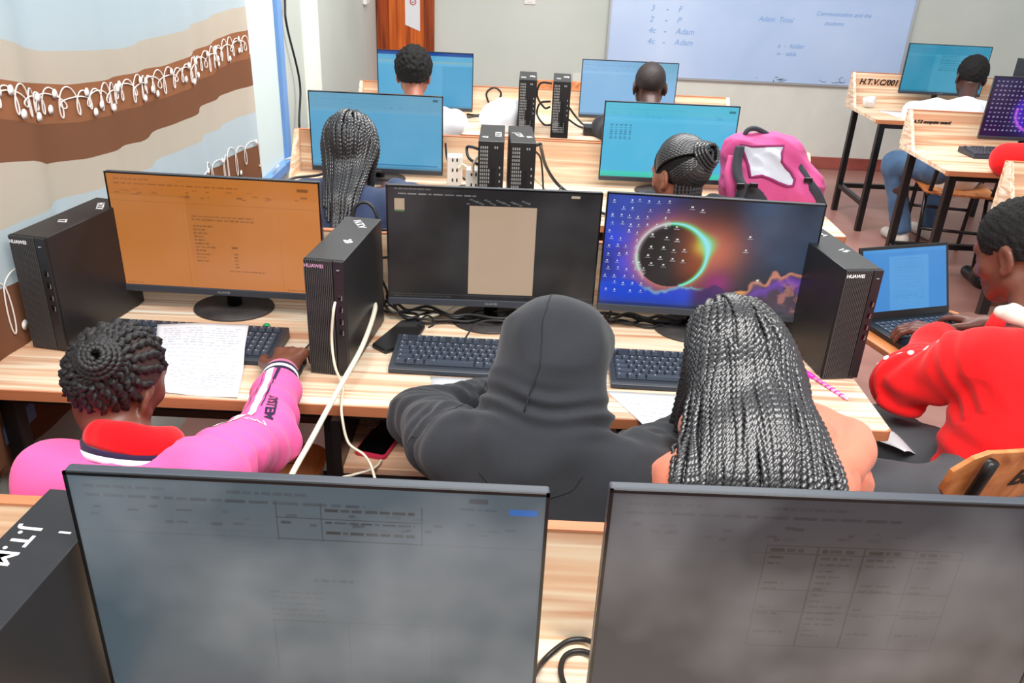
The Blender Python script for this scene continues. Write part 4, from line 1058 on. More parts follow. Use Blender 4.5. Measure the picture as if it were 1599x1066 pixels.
def rot(yaw, pitch=0, roll=0):
    """Columns: right, forward, up. yaw turns left (deg), pitch nods down, roll tips to the right."""
    y, p, r = (math.radians(a) for a in (yaw, pitch, roll))
    Rz = Matrix.Rotation(y, 3, 'Z'); Rx = Matrix.Rotation(-p, 3, 'X'); Ry = Matrix.Rotation(r, 3, 'Y')
    return np.array(Rz @ Rx @ Ry)
def head_prims(c, R, s=1.0):
    W = lambda x, y, z: c + R @ (V3(x, y, z) * s)
    I = R; o = []
    o.append(ell(W(0, -.008, .022), I, V3(.074, .094, .086) * s, .02))              # cranium
    o.append(ell(W(0, .035, -.030), I, V3(.058, .058, .070) * s, .03))              # face
    o.append(cap(W(-.042, .012, -.062), W(-.012, .066, -.094), .022 * s, .020 * s, .03))  # jaw
    o.append(cap(W(.042, .012, -.062), W(.012, .066, -.094), .022 * s, .020 * s, .03))
    o.append(ell(W(0, .076, -.092), I, V3(.020, .016, .017) * s, .02))              # chin
    o.append(cap(W(-.032, .078, .012), W(.032, .078, .012), .012 * s, None, .018))   # brow
    for x in (-1, 1):
        o.append(sub(ell(W(x * .031, .096, -.010), I, V3(.018, .016, .012) * s), .014))
        o.append(ell(W(x * .031, .077, -.011), I, V3(.014, .012, .012) * s, .004))   # eye with lids
        o.append(cap(W(x * .048, .058, -.032), W(x * .030, .078, -.040), .014 * s, .012 * s, .024))   # cheek
        o.append(ell(W(x * .0775, -.006, -.018), I @ np.array(Matrix.Rotation(x * .35, 3, 'Z')), V3(.009, .021, .033) * s, .008))   # ear
        o.append(sub(ell(W(x * .088, .000, -.016), I, V3(.010, .010, .018) * s), .006))
        o.append(ell(W(x * .078, .006, -.044), I, V3(.006, .009, .010) * s, .006))
        o.append(ell(W(x * .011, .098, -.043), I, V3(.010, .011, .009) * s, .008))   # nostrils
    o.append(cap(W(0, .086, -.002), W(0, .106, -.038), .009 * s, .013 * s, .014))     # nose
    o.append(cap(W(-.018, .088, -.066), W(.018, .088, -.066), .0075 * s, None, .008)) # lips
    o.append(cap(W(-.015, .087, -.077), W(.015, .087, -.077), .0085 * s, None, .008))
    return o
def hand_prims(w, d, n, side, curl=.5, spread=.10, s=1.0, thumb=.6):
    """w wrist, d direction of the fingers, n palm normal, side = direction of the thumb."""
    w = V3(*w); d = unit(V3(*d)); n = V3(*n); n = unit(n - d * (n @ d)); t = V3(*side); t = unit(t - d * (t @ d) - n * (t @ n))
    o = []; pc = w + d * .052 * s
    o.append(cap(w, w + d * .02 * s, .026 * s, .028 * s, .02, n, .72))
    for q, r in ((.022, .0145), (.0, .0150), (-.022, .0140)):
        o.append(cap(w + d * .018 * s + t * q * .7 * s, w + d * .078 * s + t * q * 1.15 * s, r * s, (r - .002) * s, .012))
    for i, (q, L) in enumerate(((.030, .074), (.0095, .082), (-.011, .076), (-.030, .060))):
        base = w + d * (.086 - .004 * abs(i - 1)) * s + t * q * s
        ang = 0.12 + curl * .55; dd = d + t * (q / .03 * spread)
        p = base; r = .0092 * s if i < 3 else .0080 * s
        for f, (fr, ex) in enumerate(((.46, .0), (.31, curl * .95), (.23, curl * .7))):
            ang += ex; v = unit(unit(dd) * math.cos(ang) + n * math.sin(ang))
            e = p + v * L * fr * s; o.append(cap(p, e, r, r * .92, .005)); p = e; r *= .92
    tb = w + d * .026 * s + t * .026 * s + n * .006 * s
    v1 = unit(t * .75 + d * .65 + n * .35 * thumb); m1 = tb + v1 * .040 * s
    v2 = unit(t * .30 + d * .9 + n * .45 * thumb); m2 = m1 + v2 * .032 * s; v3 = unit(d + n * .5 * thumb + t * .05); m3 = m2 + v3 * .024 * s
    o += [cap(tb - d * .01 * s, m1, .0155 * s, .0115 * s, .012), cap(m1, m2, .0110 * s, .0100 * s, .006), cap(m2, m3, .0100 * s, .0085 * s, .005)]
    return o

SKIN = {}
def skin_mat(key, col):
    if key in SKIN: return SKIN[key]
    m = mat('skin_' + key, col, .42, 0, .45, bump=.12, bscale=180, var=.07, vscale=14)
    b = m.node_tree.nodes['Principled BSDF']; b.inputs['Subsurface Weight'].default_value = .03; b.inputs['Subsurface Radius'].default_value = (.012, .005, .003)
    SKIN[key] = m; return m
def cloth(name, col, rough=.85, sheen=.15, bump=.25, var=.05):
    return mat(name, col, rough, 0, .2, bump=bump, bscale=420, var=var, vscale=10, sheen=sheen)
M['hair'] = mat('black_hair', rgb(24, 21, 22), .38, 0, .6)
M['braid'] = mat('black_braids', rgb(40, 39, 42), .30, 0, .9)
M['shorthair'] = mat('short_black_hair', rgb(22, 20, 20), .8, 0, .3, bump=.8, bscale=160)

class Pose:
    """Seated skeleton in world coordinates; dir = facing of the trunk (deg, left positive)."""
    def __init__(s, pel, neck, head, hr, shL, shR, elL, elR, wrL, wrR, knL=None, knR=None, anL=None, anR=None, dirn=0, size=1.0,
                 hipw=.09, hs=1.0, bulk=1.0):
        A = lambda p: None if p is None else V3(*p)
        s.pel, s.neck, s.head, s.shL, s.shR, s.elL, s.elR, s.wrL, s.wrR = map(A, (pel, neck, head, shL, shR, elL, elR, wrL, wrR))
        s.R = rot(*hr); a = math.radians(dirn); s.f = V3(-math.sin(a), math.cos(a), 0); s.r = V3(math.cos(a), math.sin(a), 0)
        s.hs = hs; s.size = size; s.bulk = bulk
        s.hipL = s.pel - s.r * hipw; s.hipR = s.pel + s.r * hipw
        s.knL = A(knL) if knL is not None else s.hipL + s.f * .40 + V3(0, 0, .0); s.knR = A(knR) if knR is not None else s.hipR + s.f * .40
        s.anL = A(anL) if anL is not None else V3(s.knL[0], s.knL[1] - .02, .085) ; s.anR = A(anR) if anR is not None else V3(s.knR[0], s.knR[1] - .02, .085)
        s.up = unit(s.neck - s.pel)
    def body(s, hands=None, feet=True):
        b = s.bulk; o = []
        ch = s.pel + (s.neck - s.pel) * .66 + s.f * .01; wa = s.pel + (s.neck - s.pel) * .32
        o += [cap(s.pel, wa, .118 * b, .104 * b, .05, s.f, .78), cap(wa, ch, .104 * b, .108 * b, .05, s.f, .72)]
        o += [cap(ch - s.r * .05, s.neck - s.up * .085 - s.r * .02, .078 * b, .048, .04), cap(ch + s.r * .05, s.neck - s.up * .085 + s.r * .02, .078 * b, .048, .04)]
        for sh in (s.shL, s.shR):
            o += [cap(s.neck - s.up * .05, sh, .030, .034 * b, .025), cap(ch, sh, .060, .034, .03)]
        o.append(cap(s.neck - s.up * .03, s.head - s.R[:, 2] * .05 - s.R[:, 1] * .02, .052, .050, .03))
        o += head_prims(s.head, s.R, s.hs)
        for sh, el, wr in ((s.shL, s.elL, s.wrL), (s.shR, s.elR, s.wrR)):
            o += [cap(sh, el, .038, .033, .02), cap(el, el + (wr - el) * .35, .033, .034, .015), cap(el + (wr - el) * .35, wr, .034, .025, .015)]
        if hands: o += hands
        for hp, kn, an in ((s.hipL, s.knL, s.anL), (s.hipR, s.knR, s.anR)):
            o += [cap(hp, kn, .082, .056, .05), cap(kn, kn + (an - kn) * .35 - s.f * .015, .054, .055, .03), cap(kn + (an - kn) * .35 - s.f * .015, an, .055, .037, .03)]
            if feet: o += [cap(an - V3(0, 0, .045), an - V3(0, 0, .05) + s.f * .13, .036, .030, .03)]
        return o
    def top(s, ofs=.02, arm=1.0, hem=None, neck_r=.062, cuffs=.012, bulk=1.12, upto=1.0):
        """Garment: trunk and sleeves, cut cleanly at wrists, hem and neckline."""
        b = s.bulk * bulk; o = []
        ch = s.pel + (s.neck - s.pel) * .66 + s.f * .005; wa = s.pel + (s.neck - s.pel) * .30
        o += [cap(s.pel - s.up * .03, wa, (.122 + ofs) * b, (.112 + ofs) * b, .05, s.f, .80), cap(wa, ch, (.112 + ofs) * b, (.112 + ofs) * b, .05, s.f, .76)]
        o += [cap(ch - s.r * .05, s.neck - s.up * .085 - s.r * .02, .085 * b, .05 + ofs, .04), cap(ch + s.r * .05, s.neck - s.up * .085 + s.r * .02, .085 * b, .05 + ofs, .04)]
        for sh in (s.shL, s.shR):
            o += [cap(s.neck - s.up * .05, sh - V3(0, 0, .008), .036 + ofs * .6, .038 + ofs * .8, .03), cap(ch, sh - V3(0, 0, .02), .075 + ofs * .5, .045 + ofs * .5, .04)]
        for sh, el, wr in ((s.shL, s.elL, s.wrL), (s.shR, s.elR, s.wrR)):
            e2 = wr - unit(wr - el) * cuffs
            if upto < 1: o.append(cap(sh, sh + (el - sh) * .9, (.050 + ofs) * arm, (.048 + ofs) * arm, .03)); continue
            m = el + (e2 - el) * .8
            o += [cap(sh, el, (.047 + ofs) * arm, (.042 + ofs) * arm, .025), cap(el, m, (.042 + ofs) * arm, (.033 + ofs * .7) * arm, .02), cap(m, e2 + unit(wr - el) * .03, (.033 + ofs * .7) * arm, (.029 + ofs * .3) * arm, .02)]
            o.append(plane(e2, wr - el, .075))
        if upto < 1:
            for sh, el in ((s.shL, s.elL), (s.shR, s.elR)): o.append(plane(sh + (el - sh) * .88, el - sh, .11))
        if neck_r: o.append(sub(cap(s.neck - s.up * .015, s.neck + s.up * .15, neck_r * .95, neck_r * 1.15), .012))
        return o
    def legs(s, ofs=.012):
        o = [cap(s.hipL, s.hipR, .105 + ofs, None, .05, s.f, .95), cap(s.pel, s.pel + s.up * .10, .118 + ofs, .115 + ofs, .04, s.f, .85)]
        for hp, kn, an in ((s.hipL, s.knL, s.anL), (s.hipR, s.knR, s.anR)):
            e = an + unit(an - kn) * .005
            o += [cap(hp, kn, .086 + ofs, .062 + ofs, .04), cap(kn, e, .062 + ofs, .046 + ofs, .04), plane(e, an - kn, .085)]
        o.append(plane(s.pel + s.up * .13, s.up, .22))
        return o
    def shoe(s, an, k=1.0):
        b = an - V3(0, 0, an[2] - .035)
        return [cap(b - s.f * .03, b + s.f * .15, .040, .036, .03), cap(b + V3(0, 0, .02), an + V3(0, 0, .01), .042, .045, .03), plane(b - V3(0, 0, .030), V3(0, 0, -1), .26), plane(an + V3(0, 0, .02), V3(0, 0, 1), .07)]
def make_person(label, P, skin, h, hands=None, group=None):
    o = sculpt('person', P.body(hands), h, skin, None, 2); return tag(o, label, 'person', group)
def dress_lower(o, P, col_mat, shoe_mat, h=.011):
    sculpt('trousers', P.legs(), h, col_mat, o, 2, [lambda V, N: folds(V, N, .0035, 30, 5)])
    for an in (P.anL, P.anR): sculpt('shoe', P.shoe(an), .009, shoe_mat, o, 2)

def hair_cap(name, P, thick, line, parent, m, h=.0045, bumps=(0, 100), back=-.06, ofs=(0, 0, 0), seed=1, scale=V3(1, 1, 1)):
    """Short hair over the cranium; line = how far the hairline comes forward, back = how low it goes at the nape."""
    R, s = P.R, P.hs; c = P.head + R @ (V3(0, -.008, .022) * s + V3(*ofs))
    o = [ell(c, R, (V3(.074, .094, .086) * s + thick) * scale, .01)]
    o.append(sub(ell(P.head + R @ (V3(0, .105, -.045) * s), R, V3(.078, .075, .105) * s), .012))
    n1 = unit(R @ V3(0, .28, -1)); o.append(plane(P.head + R @ (V3(0, -.06, back) * s), n1, .2))
    for x in (-1, 1): o.append(sub(ell(P.head + R @ (V3(x * .088, .022, -.035) * s), R, V3(.034, .034, .042) * s), .01))
    def bump(V, N):
        a, f = bumps
        return V + N * (a * (wav(V, f, seed, 9) + .7 * wav(V, f * 2.1, seed + 9, 9)))[:, None]
    return sculpt(name, o, h, m, parent, 1, [bump] if bumps[0] else None)

# plaited tubes: V-shaped bumps along the length like a three-strand braid
def braids_mesh(paths, r0, r1=None, period=.011, sides=8, per=4, depth=.26, out=None):
    """paths: list of (n,3) arrays. Returns one MB-like (V,F)."""
    VV, FF, n0 = [], [], 0; r1 = r1 or r0
    for P in paths:
        P = np.asarray(P); d = np.linalg.norm(np.diff(P, axis=0), axis=1); L = np.concatenate([[0], np.cumsum(d)])
        if L[-1] < .01: continue
        n = max(6, int(L[-1] / period * per)); t = np.linspace(0, L[-1], n)
        Q = np.stack([np.interp(t, L, P[:, i]) for i in range(3)], 1)
        for _ in range(3): Q[1:-1] = .25 * Q[:-2] + .5 * Q[1:-1] + .25 * Q[2:]
        T = np.gradient(Q, axis=0); T /= np.maximum(np.linalg.norm(T, axis=1), 1e-9)[:, None]
        o = (Q - out) if out is not None else np.tile(V3(0, -1, .3), (n, 1))
        o = o - (o * T).sum(1)[:, None] * T; nn = np.linalg.norm(o, axis=1)[:, None]; o = np.where(nn > 1e-5, o / np.maximum(nn, 1e-5), V3(1, 0, 0)); b = np.cross(T, o)
        th = np.linspace(-PI, PI, sides, endpoint=False)
        rad = (r0 + (r1 - r0) * t / L[-1]); ph = t / period * 2 * PI
        bump = 1 - depth + depth * np.abs(np.sin(ph[:, None] / 2 + np.abs(th)[None] * .8 + (th > 0)[None] * 1.3)) * 1.6
        rr = rad[:, None] * bump; rr[-1] *= .3
        ring = Q[:, None] + rr[..., None] * (np.cos(th)[None, :, None] * o[:, None] * .85 + np.sin(th)[None, :, None] * b[:, None] * 1.1)
        VV.append(ring.reshape(-1, 3)); i = np.arange(n - 1)[:, None] * sides + np.arange(sides)[None]; j = np.arange(n - 1)[:, None] * sides + (np.arange(sides)[None] + 1) % sides
        FF.append((np.stack([i, j, j + sides, i + sides], -1).reshape(-1, 4)) + n0); n0 += n * sides
    return np.concatenate(VV), np.concatenate(FF)
def flow(roots, dirs, prims, lens, step=.006, gap=.005, grav=.35, drift=None, hug=13, sway=None, gather=0.0, cx=0.0):
    """Strands start at roots along dirs, bend down with gravity and slide over the surfaces in prims."""
    p = roots.copy(); d = dirs.copy(); out = [p.copy()]; n = int(max(lens) / step)
    for i in range(n):
        d = d + V3(0, 0, -grav) * .25 * (1 if i > hug else .12)
        if i > hug + 2:
            d[:, 0] *= .5
            if sway is not None: d[:, 0] += .5 * sway * min(1, (i - hug) / 25) - gather * (p[:, 0] - cx)
        if drift is not None: d = d + drift
        d /= np.linalg.norm(d, axis=1)[:, None]
        q = p + d * step
        for _ in range(2):
            f = field(prims, q); e = 1e-3
            g = np.stack([field(prims, q + V3(*(e * (np.arange(3) == k)))) - f for k in range(3)], 1) / e
            if i > hug + 2: g[:, 0] *= .12
            g /= np.maximum(np.linalg.norm(g, axis=1), 1e-6)[:, None]
            push = gap - f
            if i > hug: push = np.maximum(push, 0)
            else: push = np.clip(push, -.006, None)
            q = q + g * push[:, None]
        act = (i * step < lens)[:, None]
        nd = q - p; nl = np.linalg.norm(nd, axis=1)[:, None]
        d = np.where(nl > 1e-6, nd / np.maximum(nl, 1e-6), d)
        p = np.where(act, q, p); out.append(p.copy())
    out = np.stack(out, 1)
    return [out[k][:max(3, int(lens[k] / step))] for k in range(len(roots))]
DARK, MID, WARM = skin_mat('deep_brown', rgb(74, 46, 40)), skin_mat('brown', rgb(112, 66, 52)), skin_mat('warm_brown', rgb(150, 90, 68))
C = dict(pink=cloth('pink_fleece', rgb(244, 98, 164)), black=cloth('charcoal_fleece', rgb(42, 44, 49)), peach=cloth('peach_fleece', rgb(212, 126, 102)),
         red=cloth('red_fleece', rgb(240, 26, 30)), redshirt=cloth('scarlet_cotton', rgb(226, 10, 24)), navy=cloth('navy_cotton', rgb(56, 68, 98)), white=cloth('white_cotton', rgb(234, 238, 242)),
         cream=cloth('cream_cotton', rgb(226, 230, 214)), jeans=cloth('grey_denim', rgb(88, 90, 95), bump=.5), blue=cloth('blue_denim', rgb(76, 104, 138), bump=.5, var=.25), dark=cloth('dark_cotton', rgb(36, 36, 42)),
         navystripe=cloth('navy_rib', rgb(44, 32, 66)), whitestripe=cloth('white_rib', rgb(240, 238, 240)), shoe=mat('black_shoe', rgb(20, 20, 22), .25), pale=mat('pale_shoe', rgb(196, 188, 182), .6))
def bvh_of(o): return BVHTree.FromPolygons([v.co for v in o.data.vertices], [tuple(p.vertices) for p in o.data.polygons])
def snap(tree, p, off=.0015):
    q, n, i, d = tree.find_nearest(Vector(p)); return q + n * off
def on_cloth(mb, tree, off=.0018):
    mb.v = [tuple(snap(tree, p, off)) for p in mb.v]; return mb
def ribbon(tree, pts, w, across, off=.0016, n=10):
    """A flat strip laid on the cloth under the given line."""
    P = catmull(pts, n); a = Vector(across).normalized(); mb = MB()
    for p in P:
        for k in (-.5, -.17, .17, .5): mb.v.append(tuple(snap(tree, p + a * (w * k), off)))
    for i in range(len(P) - 1):
        for k in range(3): mb.f.append((i * 4 + k, i * 4 + k + 1, i * 4 + k + 5, i * 4 + k + 4)); mb.m.append(0)
    return mb
def band(c, R, ax, ay, z0, z1, n=48, flare=0.0, thick=.004):
    """Upright knitted ring round an oval."""
    c = V3(*c); mb = MB()
    prof = [(0, z0), (thick, z0), (thick + flare, z1), (flare, z1)]
    for (o, z) in prof:
        for j in range(n):
            t = 2 * PI * j / n; mb.v.append(tuple(c + R @ V3((ax + o) * math.cos(t), (ay + o) * math.sin(t), z)))
    for i in range(4):
        for j in range(n): mb.f.append((i * n + j, i * n + (j + 1) % n, ((i + 1) % 4) * n + (j + 1) % n, ((i + 1) % 4) * n + j)); mb.m.append(0)
    return mb
def seam(tree, pts, r, m, parent, name='seam', off=.0):
    mb = MB(); mb.tube([snap(tree, p, off) for p in catmull(pts, 10)], r, 6); return mb.build(name, m, parent, True)

# ---- 1: pink sweater, hand on the mouse
P = Pose((-.68, 1.09, .55), (-.645, 1.215, .872), (-.698, 1.285, .965), (-16, 10, 14), (-.760, 1.150, .838), (-.515, 1.165, .850), (-.83, 1.33, .70), (-.474, 1.375, .79),
         (-.76, 1.46, .60), (-.512, 1.640, .802), (-.80, 1.50, .50), (-.60, 1.50, .50), (-.80, 1.52, .085), (-.60, 1.52, .085), hs=.95, bulk=.92)
hands = hand_prims(P.wrR, (.0, 1, .03), (0, 0, -1), (-1, 0, 0), .62, .05, 1.06) + hand_prims(P.wrL, (.3, 1, -.35), (0, 0, -1), (1, 0, 0), .3, s=.95)
p1 = make_person('seated person in a pink sweater with coiled braids and a hand on the mouse', P, MID, .0046, hands)
post = [lambda V, N: folds(V, N, .007, 30, 3), lambda V, N: rings(V, N, P.elR, P.wrR - P.shR, .10, .045, .006, 4), lambda V, N: rings(V, N, P.shR + V3(.01, .05, -.02), P.elR - P.shR, .05, .04, .006, 6)]
jk = sculpt('sweater', P.top(.015, 1.0, neck_r=.075, cuffs=.058), .0062, C['pink'], p1, 3, post); tj = bvh_of(jk)
dress_lower(p1, P, C['dark'], C['shoe'])
I3 = np.eye(3); Rn = rot(0, 22, 6); cn = P.neck + V3(-.012, .005, -.022)
band(cn, Rn, .094, .088, -.018, .0, flare=-.004, thick=.008).build('collar_stripe', C['navystripe'], p1, True)
band(cn, Rn, .089, .082, .0, .010, flare=-.004, thick=.008).build('collar_stripe', C['whitestripe'], p1, True)
band(cn, Rn, .084, .077, .010, .018, flare=-.003, thick=.008).build('collar_stripe', C['navystripe'], p1, True)
cc = P.neck + V3(-.010, .012, .004); ring = [cc + Rn @ V3(.060 * math.sin(a), -.056 * math.cos(a), .010 * math.cos(a)) for a in np.linspace(-2.4, 2.4, 13)]
sc = [cap(ring[k], ring[k + 1], .0215, .0215, .012, Rn[:, 2], 1.25) for k in range(12)]
sculpt('shirt_collar', sc, .005, C['redshirt'], p1, 2, [lambda V, N: folds(V, N, .003, 45, 8)])
# cuff, sleeve stripes and lettering
ax = unit(P.wrR - P.elR); Rc = np.stack([unit(np.cross(ax, V3(0, 0, 1))), np.cross(unit(np.cross(ax, V3(0, 0, 1))), ax) * -1, ax], 1)
if np.linalg.det(Rc) < 0: Rc[:, 1] *= -1
for (a, b, m_) in ((-.050, -.042, 'navystripe'), (-.041, -.031, 'whitestripe'), (-.030, -.022, 'navystripe')):
    band(P.wrR, Rc, .0372, .0352, a, b, flare=-.0005, thick=.003).build('cuff_stripe', C[m_], p1, True)
band(P.wrR, Rc, .0355, .0335, -.066, -.008, flare=-.002, thick=.003).build('cuff', C['pink'], p1, True)
up = V3(0, 0, .07); sd = V3(-.05, -.02, 0)
L0 = P.wrR - ax * .07 + up; L1 = P.elR + ax * .02 + up; L2 = P.elR - unit(P.elR - P.shR) * .08 + up
ribbon(tj, [L0 + V3(-.012, 0, 0), L1 + V3(-.022, .0, 0), L2 + V3(-.02, .02, 0), L2 + V3(-.05, -.04, 0)], .018, (1, .2, 0)).build('sleeve_stripe', C['whitestripe'], p1, True)
ribbon(tj, [L0 + V3(.010, 0, 0), L0 - ax * .05 + V3(.004, 0, 0)], .010, (1, .2, 0)).build('sleeve_stripe', C['navystripe'], p1, True)
ribbon(tj, [L0 - ax * .05 + V3(.002, 0, 0), L1 + V3(-.006, 0, 0)], .003, (1, .2, 0)).build('sleeve_stripe', C['navystripe'], p1, True)
ribbon(tj, [L0 - ax * .03 + V3(-.032, 0, 0), L1 + V3(-.045, 0, -.01)], .003, (1, .2, 0)).build('sleeve_stripe', C['navystripe'], p1, True)
T = frame(P.elR + ax * .03 + V3(.012, 0, .06), -ax, (ax[1], -ax[0], 0)); 
on_cloth(text_mb('SYSTEM', .026, T, .0002, 0, .001), tj).build('lettering', C['navystripe'], p1)
T = frame(P.elR - ax * .06 + V3(-.012, 0, .06), (-1, -.5, 0), (.5, -1, 0)); on_cloth(text_mb('NO', .024, T, .0002, 0, .0), tj).build('lettering', C['whitestripe'], p1)
# scalp rows and crown bun
hc_ = P.head + P.R @ (V3(0, -.008, .022) * P.hs); rad = V3(.074, .094, .086) * P.hs
ca_ = unit(V3(.20, -.78, .58)); e1 = unit(np.cross(ca_, V3(0, 1, 0))); e2 = np.cross(ca_, e1)
def scalp(th, ph, lift=0.0):
    d = ca_ * math.cos(th) + (e1 * math.cos(ph) + e2 * math.sin(ph)) * math.sin(th)
    return hc_ + P.R @ (d * rad * (1 + lift / .085)), d
paths = []
for k in range(22):
    ph = 2 * PI * k / 22; pts = []
    for th in np.linspace(.36, 2.3, 50):
        p, d = scalp(th, ph + .10 * math.sin(th * 5 + k), .002)
        if d[1] > .62 and d[2] < .5 or d[2] < -.80 or (abs(d[0]) > .72 and d[1] > .10 and d[2] < .12): break
        pts.append(p)
    if len(pts) > 5: paths.append(np.array(pts))
Va, Fa = braids_mesh(paths, .0060, .0052, .017, 8, 8, .72, out=hc_)
Na = Va - hc_; Va = Va + Na / np.linalg.norm(Na, axis=1)[:, None] * (.0022 * wav(Va, 600, 3))[:, None]
coil = []
for k in range(3):
    t = np.linspace(0, 2 * PI * (3.6 - .6 * k), 160)
    rr = np.linspace(.038 - .006 * k, .008, 160)
    coil.append(np.array([hc_ + P.R @ (ca_ * (.088 * .97 + .003 + .007 * k + .010 * (1 - r_ / .04)) + (e1 * math.cos(a) + e2 * math.sin(a)) * r_) for a, r_ in zip(t, rr)]))
Vb, Fb = braids_mesh(coil, .0048, None, .008, 8, 5, .35, out=hc_)
link('hair', np_mesh('hair', np.concatenate([Va, Vb]), np.concatenate([Fa, Fb + len(Va)])), mat('matte_coiled_hair', rgb(30, 27, 28), .55, 0, .5), p1, True)
hair_cap('hairline', P, .0006, .6, p1, mat('cropped_hair_on_scalp', rgb(66, 44, 40), .7), .005, (0, 1), -.085)

# ---- 2: black hood
P = Pose((.06, 1.09, .56), (.045, 1.215, .915), (.075, 1.335, .995), (-4, 32, 4), (-.080, 1.215, .890), (.185, 1.180, .875), (-.178, 1.44, .81), (.335, 1.345, .825),
         (-.03, 1.60, .79), (.455, 1.535, .80), (-.06, 1.50, .50), (.18, 1.50, .50), hs=1.02, bulk=.92)
hands = hand_prims(P.wrL, (.8, .5, -.1), (0, 0, -1), (-.4, .8, 0), .4) + hand_prims(P.wrR, (-.1, 1, -.12), (0, 0, -1), (-1, 0, 0), .35)
p2 = make_person('seated person in a black sweatshirt with the hood pulled up', P, DARK, .0055, hands)
t_ = P.top(.016, 1.08, neck_r=0, bulk=1.0)
R = P.R; hd = P.head
hood = [ell(hd + R @ V3(0, -.012, .024), R, V3(.103, .124, .116), .03), ell(hd + R @ V3(0, -.03, -.05), R, V3(.095, .095, .09), .04),
        cap(hd + R @ V3(-.035, -.05, -.09), P.neck + V3(-.045, -.035, -.012), .07, .075, .04), cap(hd + R @ V3(.035, -.05, -.09), P.neck + V3(.045, -.035, -.012), .07, .075, .04),
        cap(P.neck + V3(-.085, .01, .004), P.neck + V3(.0, -.072, -.012), .040, .045, .03), cap(P.neck + V3(.085, .01, .004), P.neck + V3(.0, -.072, -.012), .040, .045, .03),]
hole = [sub(ell(hd + R @ V3(0, .105, -.03), R, V3(.075, .095, .105)), .012)]
def hoodpost(V, N):
    Q = (V - hd) @ R
    V = folds(V, N, .007, 28, 13)
    # creases sagging across the nape, and the stitched middle seam
    w = np.exp(-((Q[:, 2] + .075) / .03) ** 2) * (Q[:, 1] < 0)
    V = V - N * (w * .007 * np.cos((Q[:, 2] + .012 * np.cos(Q[:, 0] * 30)) * 190))[:, None]
    s = .4 * np.exp(-((Q[:, 0] + .028 - .10 * np.clip(-Q[:, 2], -.05, .1)) / .0035) ** 2) * (Q[:, 2] > -.075) * (Q[:, 1] < .09)
    return V - N * (s * .0035)[:, None]
post = [hoodpost, lambda V, N: rings(V, N, P.elL, P.wrL - P.shL, .09, .034, .0055, 2), lambda V, N: rings(V, N, P.elL + (P.wrL - P.elL) * .6, P.wrL - P.elL, .06, .028, .005, 5),
        lambda V, N: rings(V, N, P.shL + V3(.02, .07, -.02), P.elL - P.shL, .05, .04, .006, 7), lambda V, N: rings(V, N, P.elR, P.wrR - P.shR, .09, .04, .005, 9), lambda V, N: rings(V, N, P.pel + V3(0, 0, .13), (.3, .3, 1), .10, .07, .008, 11, .3)]
hd2 = sculpt('hooded_sweatshirt', t_ + hood + hole, .0058, C['black'], p2, 3, post); th = bvh_of(hd2)
dress_lower(p2, P, C['dark'], C['shoe'])
dk = mat('dark_stitching', rgb(24, 24, 27), .9)
seam(th, [hd + R @ V3(-.02, .06, .2), hd + R @ V3(-.026, -.03, .2), hd + R @ V3(-.03, -.13, .12), hd + R @ V3(-.034, -.2, 0), hd + R @ V3(-.042, -.2, -.075)], .0012, dk, p2)
for a, b, c in ((P.shL, P.elL, 1),):
    q = a + (b - a) * .22; ax = unit(b - a); x = unit(np.cross(ax, V3(0, 0, 1))); y = np.cross(x, ax)
    seam(th, [q + x * .12 * math.cos(t) + y * .12 * math.sin(t) - ax * .03 * math.sin(t) for t in np.linspace(.1, PI - .1, 9)], .0008, dk, p2)
seam(th, [P.neck + V3(-.08, -.09, -.0), P.neck + V3(-.05, -.13, -.02), P.neck + V3(.01, -.15, -.03), P.neck + V3(.06, -.12, -.02), P.neck + V3(.08, -.09, .0)], .0013, dk, p2)

# ---- 3: long braids, peach hoodie
P = Pose((.46, 1.09, .56), (.43, 1.215, .940), (.400, 1.358, 1.030), (8, 18, -3), (.305, 1.155, .880), (.550, 1.195, .880), (.285, 1.30, .75), (.628, 1.37, .80),
         (.42, 1.44, .62), (.53, 1.60, .785), (.37, 1.50, .50), (.58, 1.50, .50), hs=.89)
hands = hand_prims(P.wrL, (.3, 1, -.12), (0, 0, -1), (1, 0, 0), .35) + hand_prims(P.wrR, (-.3, 1, -.12), (0, 0, -1), (-1, 0, 0), .4)
p3 = make_person('seated person in a peach hoodie with very long black braids', P, WARM, .005, hands)
t_ = P.top(.016, 1.06, neck_r=.07, bulk=1.0)
hoodie = [cap(P.neck + V3(-.09, .03, .0), P.neck + V3(-.05, -.085, -.03), .040, .05, .03), cap(P.neck + V3(-.05, -.085, -.03), P.neck + V3(.08, -.09, -.035), .055, .058, .02), cap(P.neck + V3(.08, -.09, -.035), P.neck + V3(.135, .0, -.02), .055, .042, .014),
          cap(P.neck + V3(.135, .0, -.02), P.neck + V3(.085, .10, -.02), .042, .03, .014), cap(P.neck + V3(.05, -.03, .0), P.neck + V3(.10, .03, .004), .035, .026, .01)]
post = [lambda V, N: folds(V, N, .008, 30, 23), lambda V, N: rings(V, N, P.neck + V3(.08, -.05, -.03), (1, .8, -.3), .10, .042, .007, 3), lambda V, N: rings(V, N, P.elR, P.wrR - P.shR, .09, .045, .006, 4), lambda V, N: rings(V, N, P.pel + V3(.1, 0, .18), (-.5, .3, 1), .1, .08, .008, 15, .3)]
t3 = t_ + hoodie + [sub(cap(P.neck + V3(0, .01, -.01), P.neck + V3(-.01, .05, .2), .066, .085), .012)]
ho = sculpt('hoodie', t3, .006, C['peach'], p3, 3, post)
dress_lower(p3, P, C['dark'], C['shoe'])
rim = catmull([tuple(P.neck + V3(*q)) for q in ((.03, -.115, -.035), (.11, -.085, -.012), (.160, -.01, .0), (.165, .06, -.012), (.12, .12, -.02))], 4)
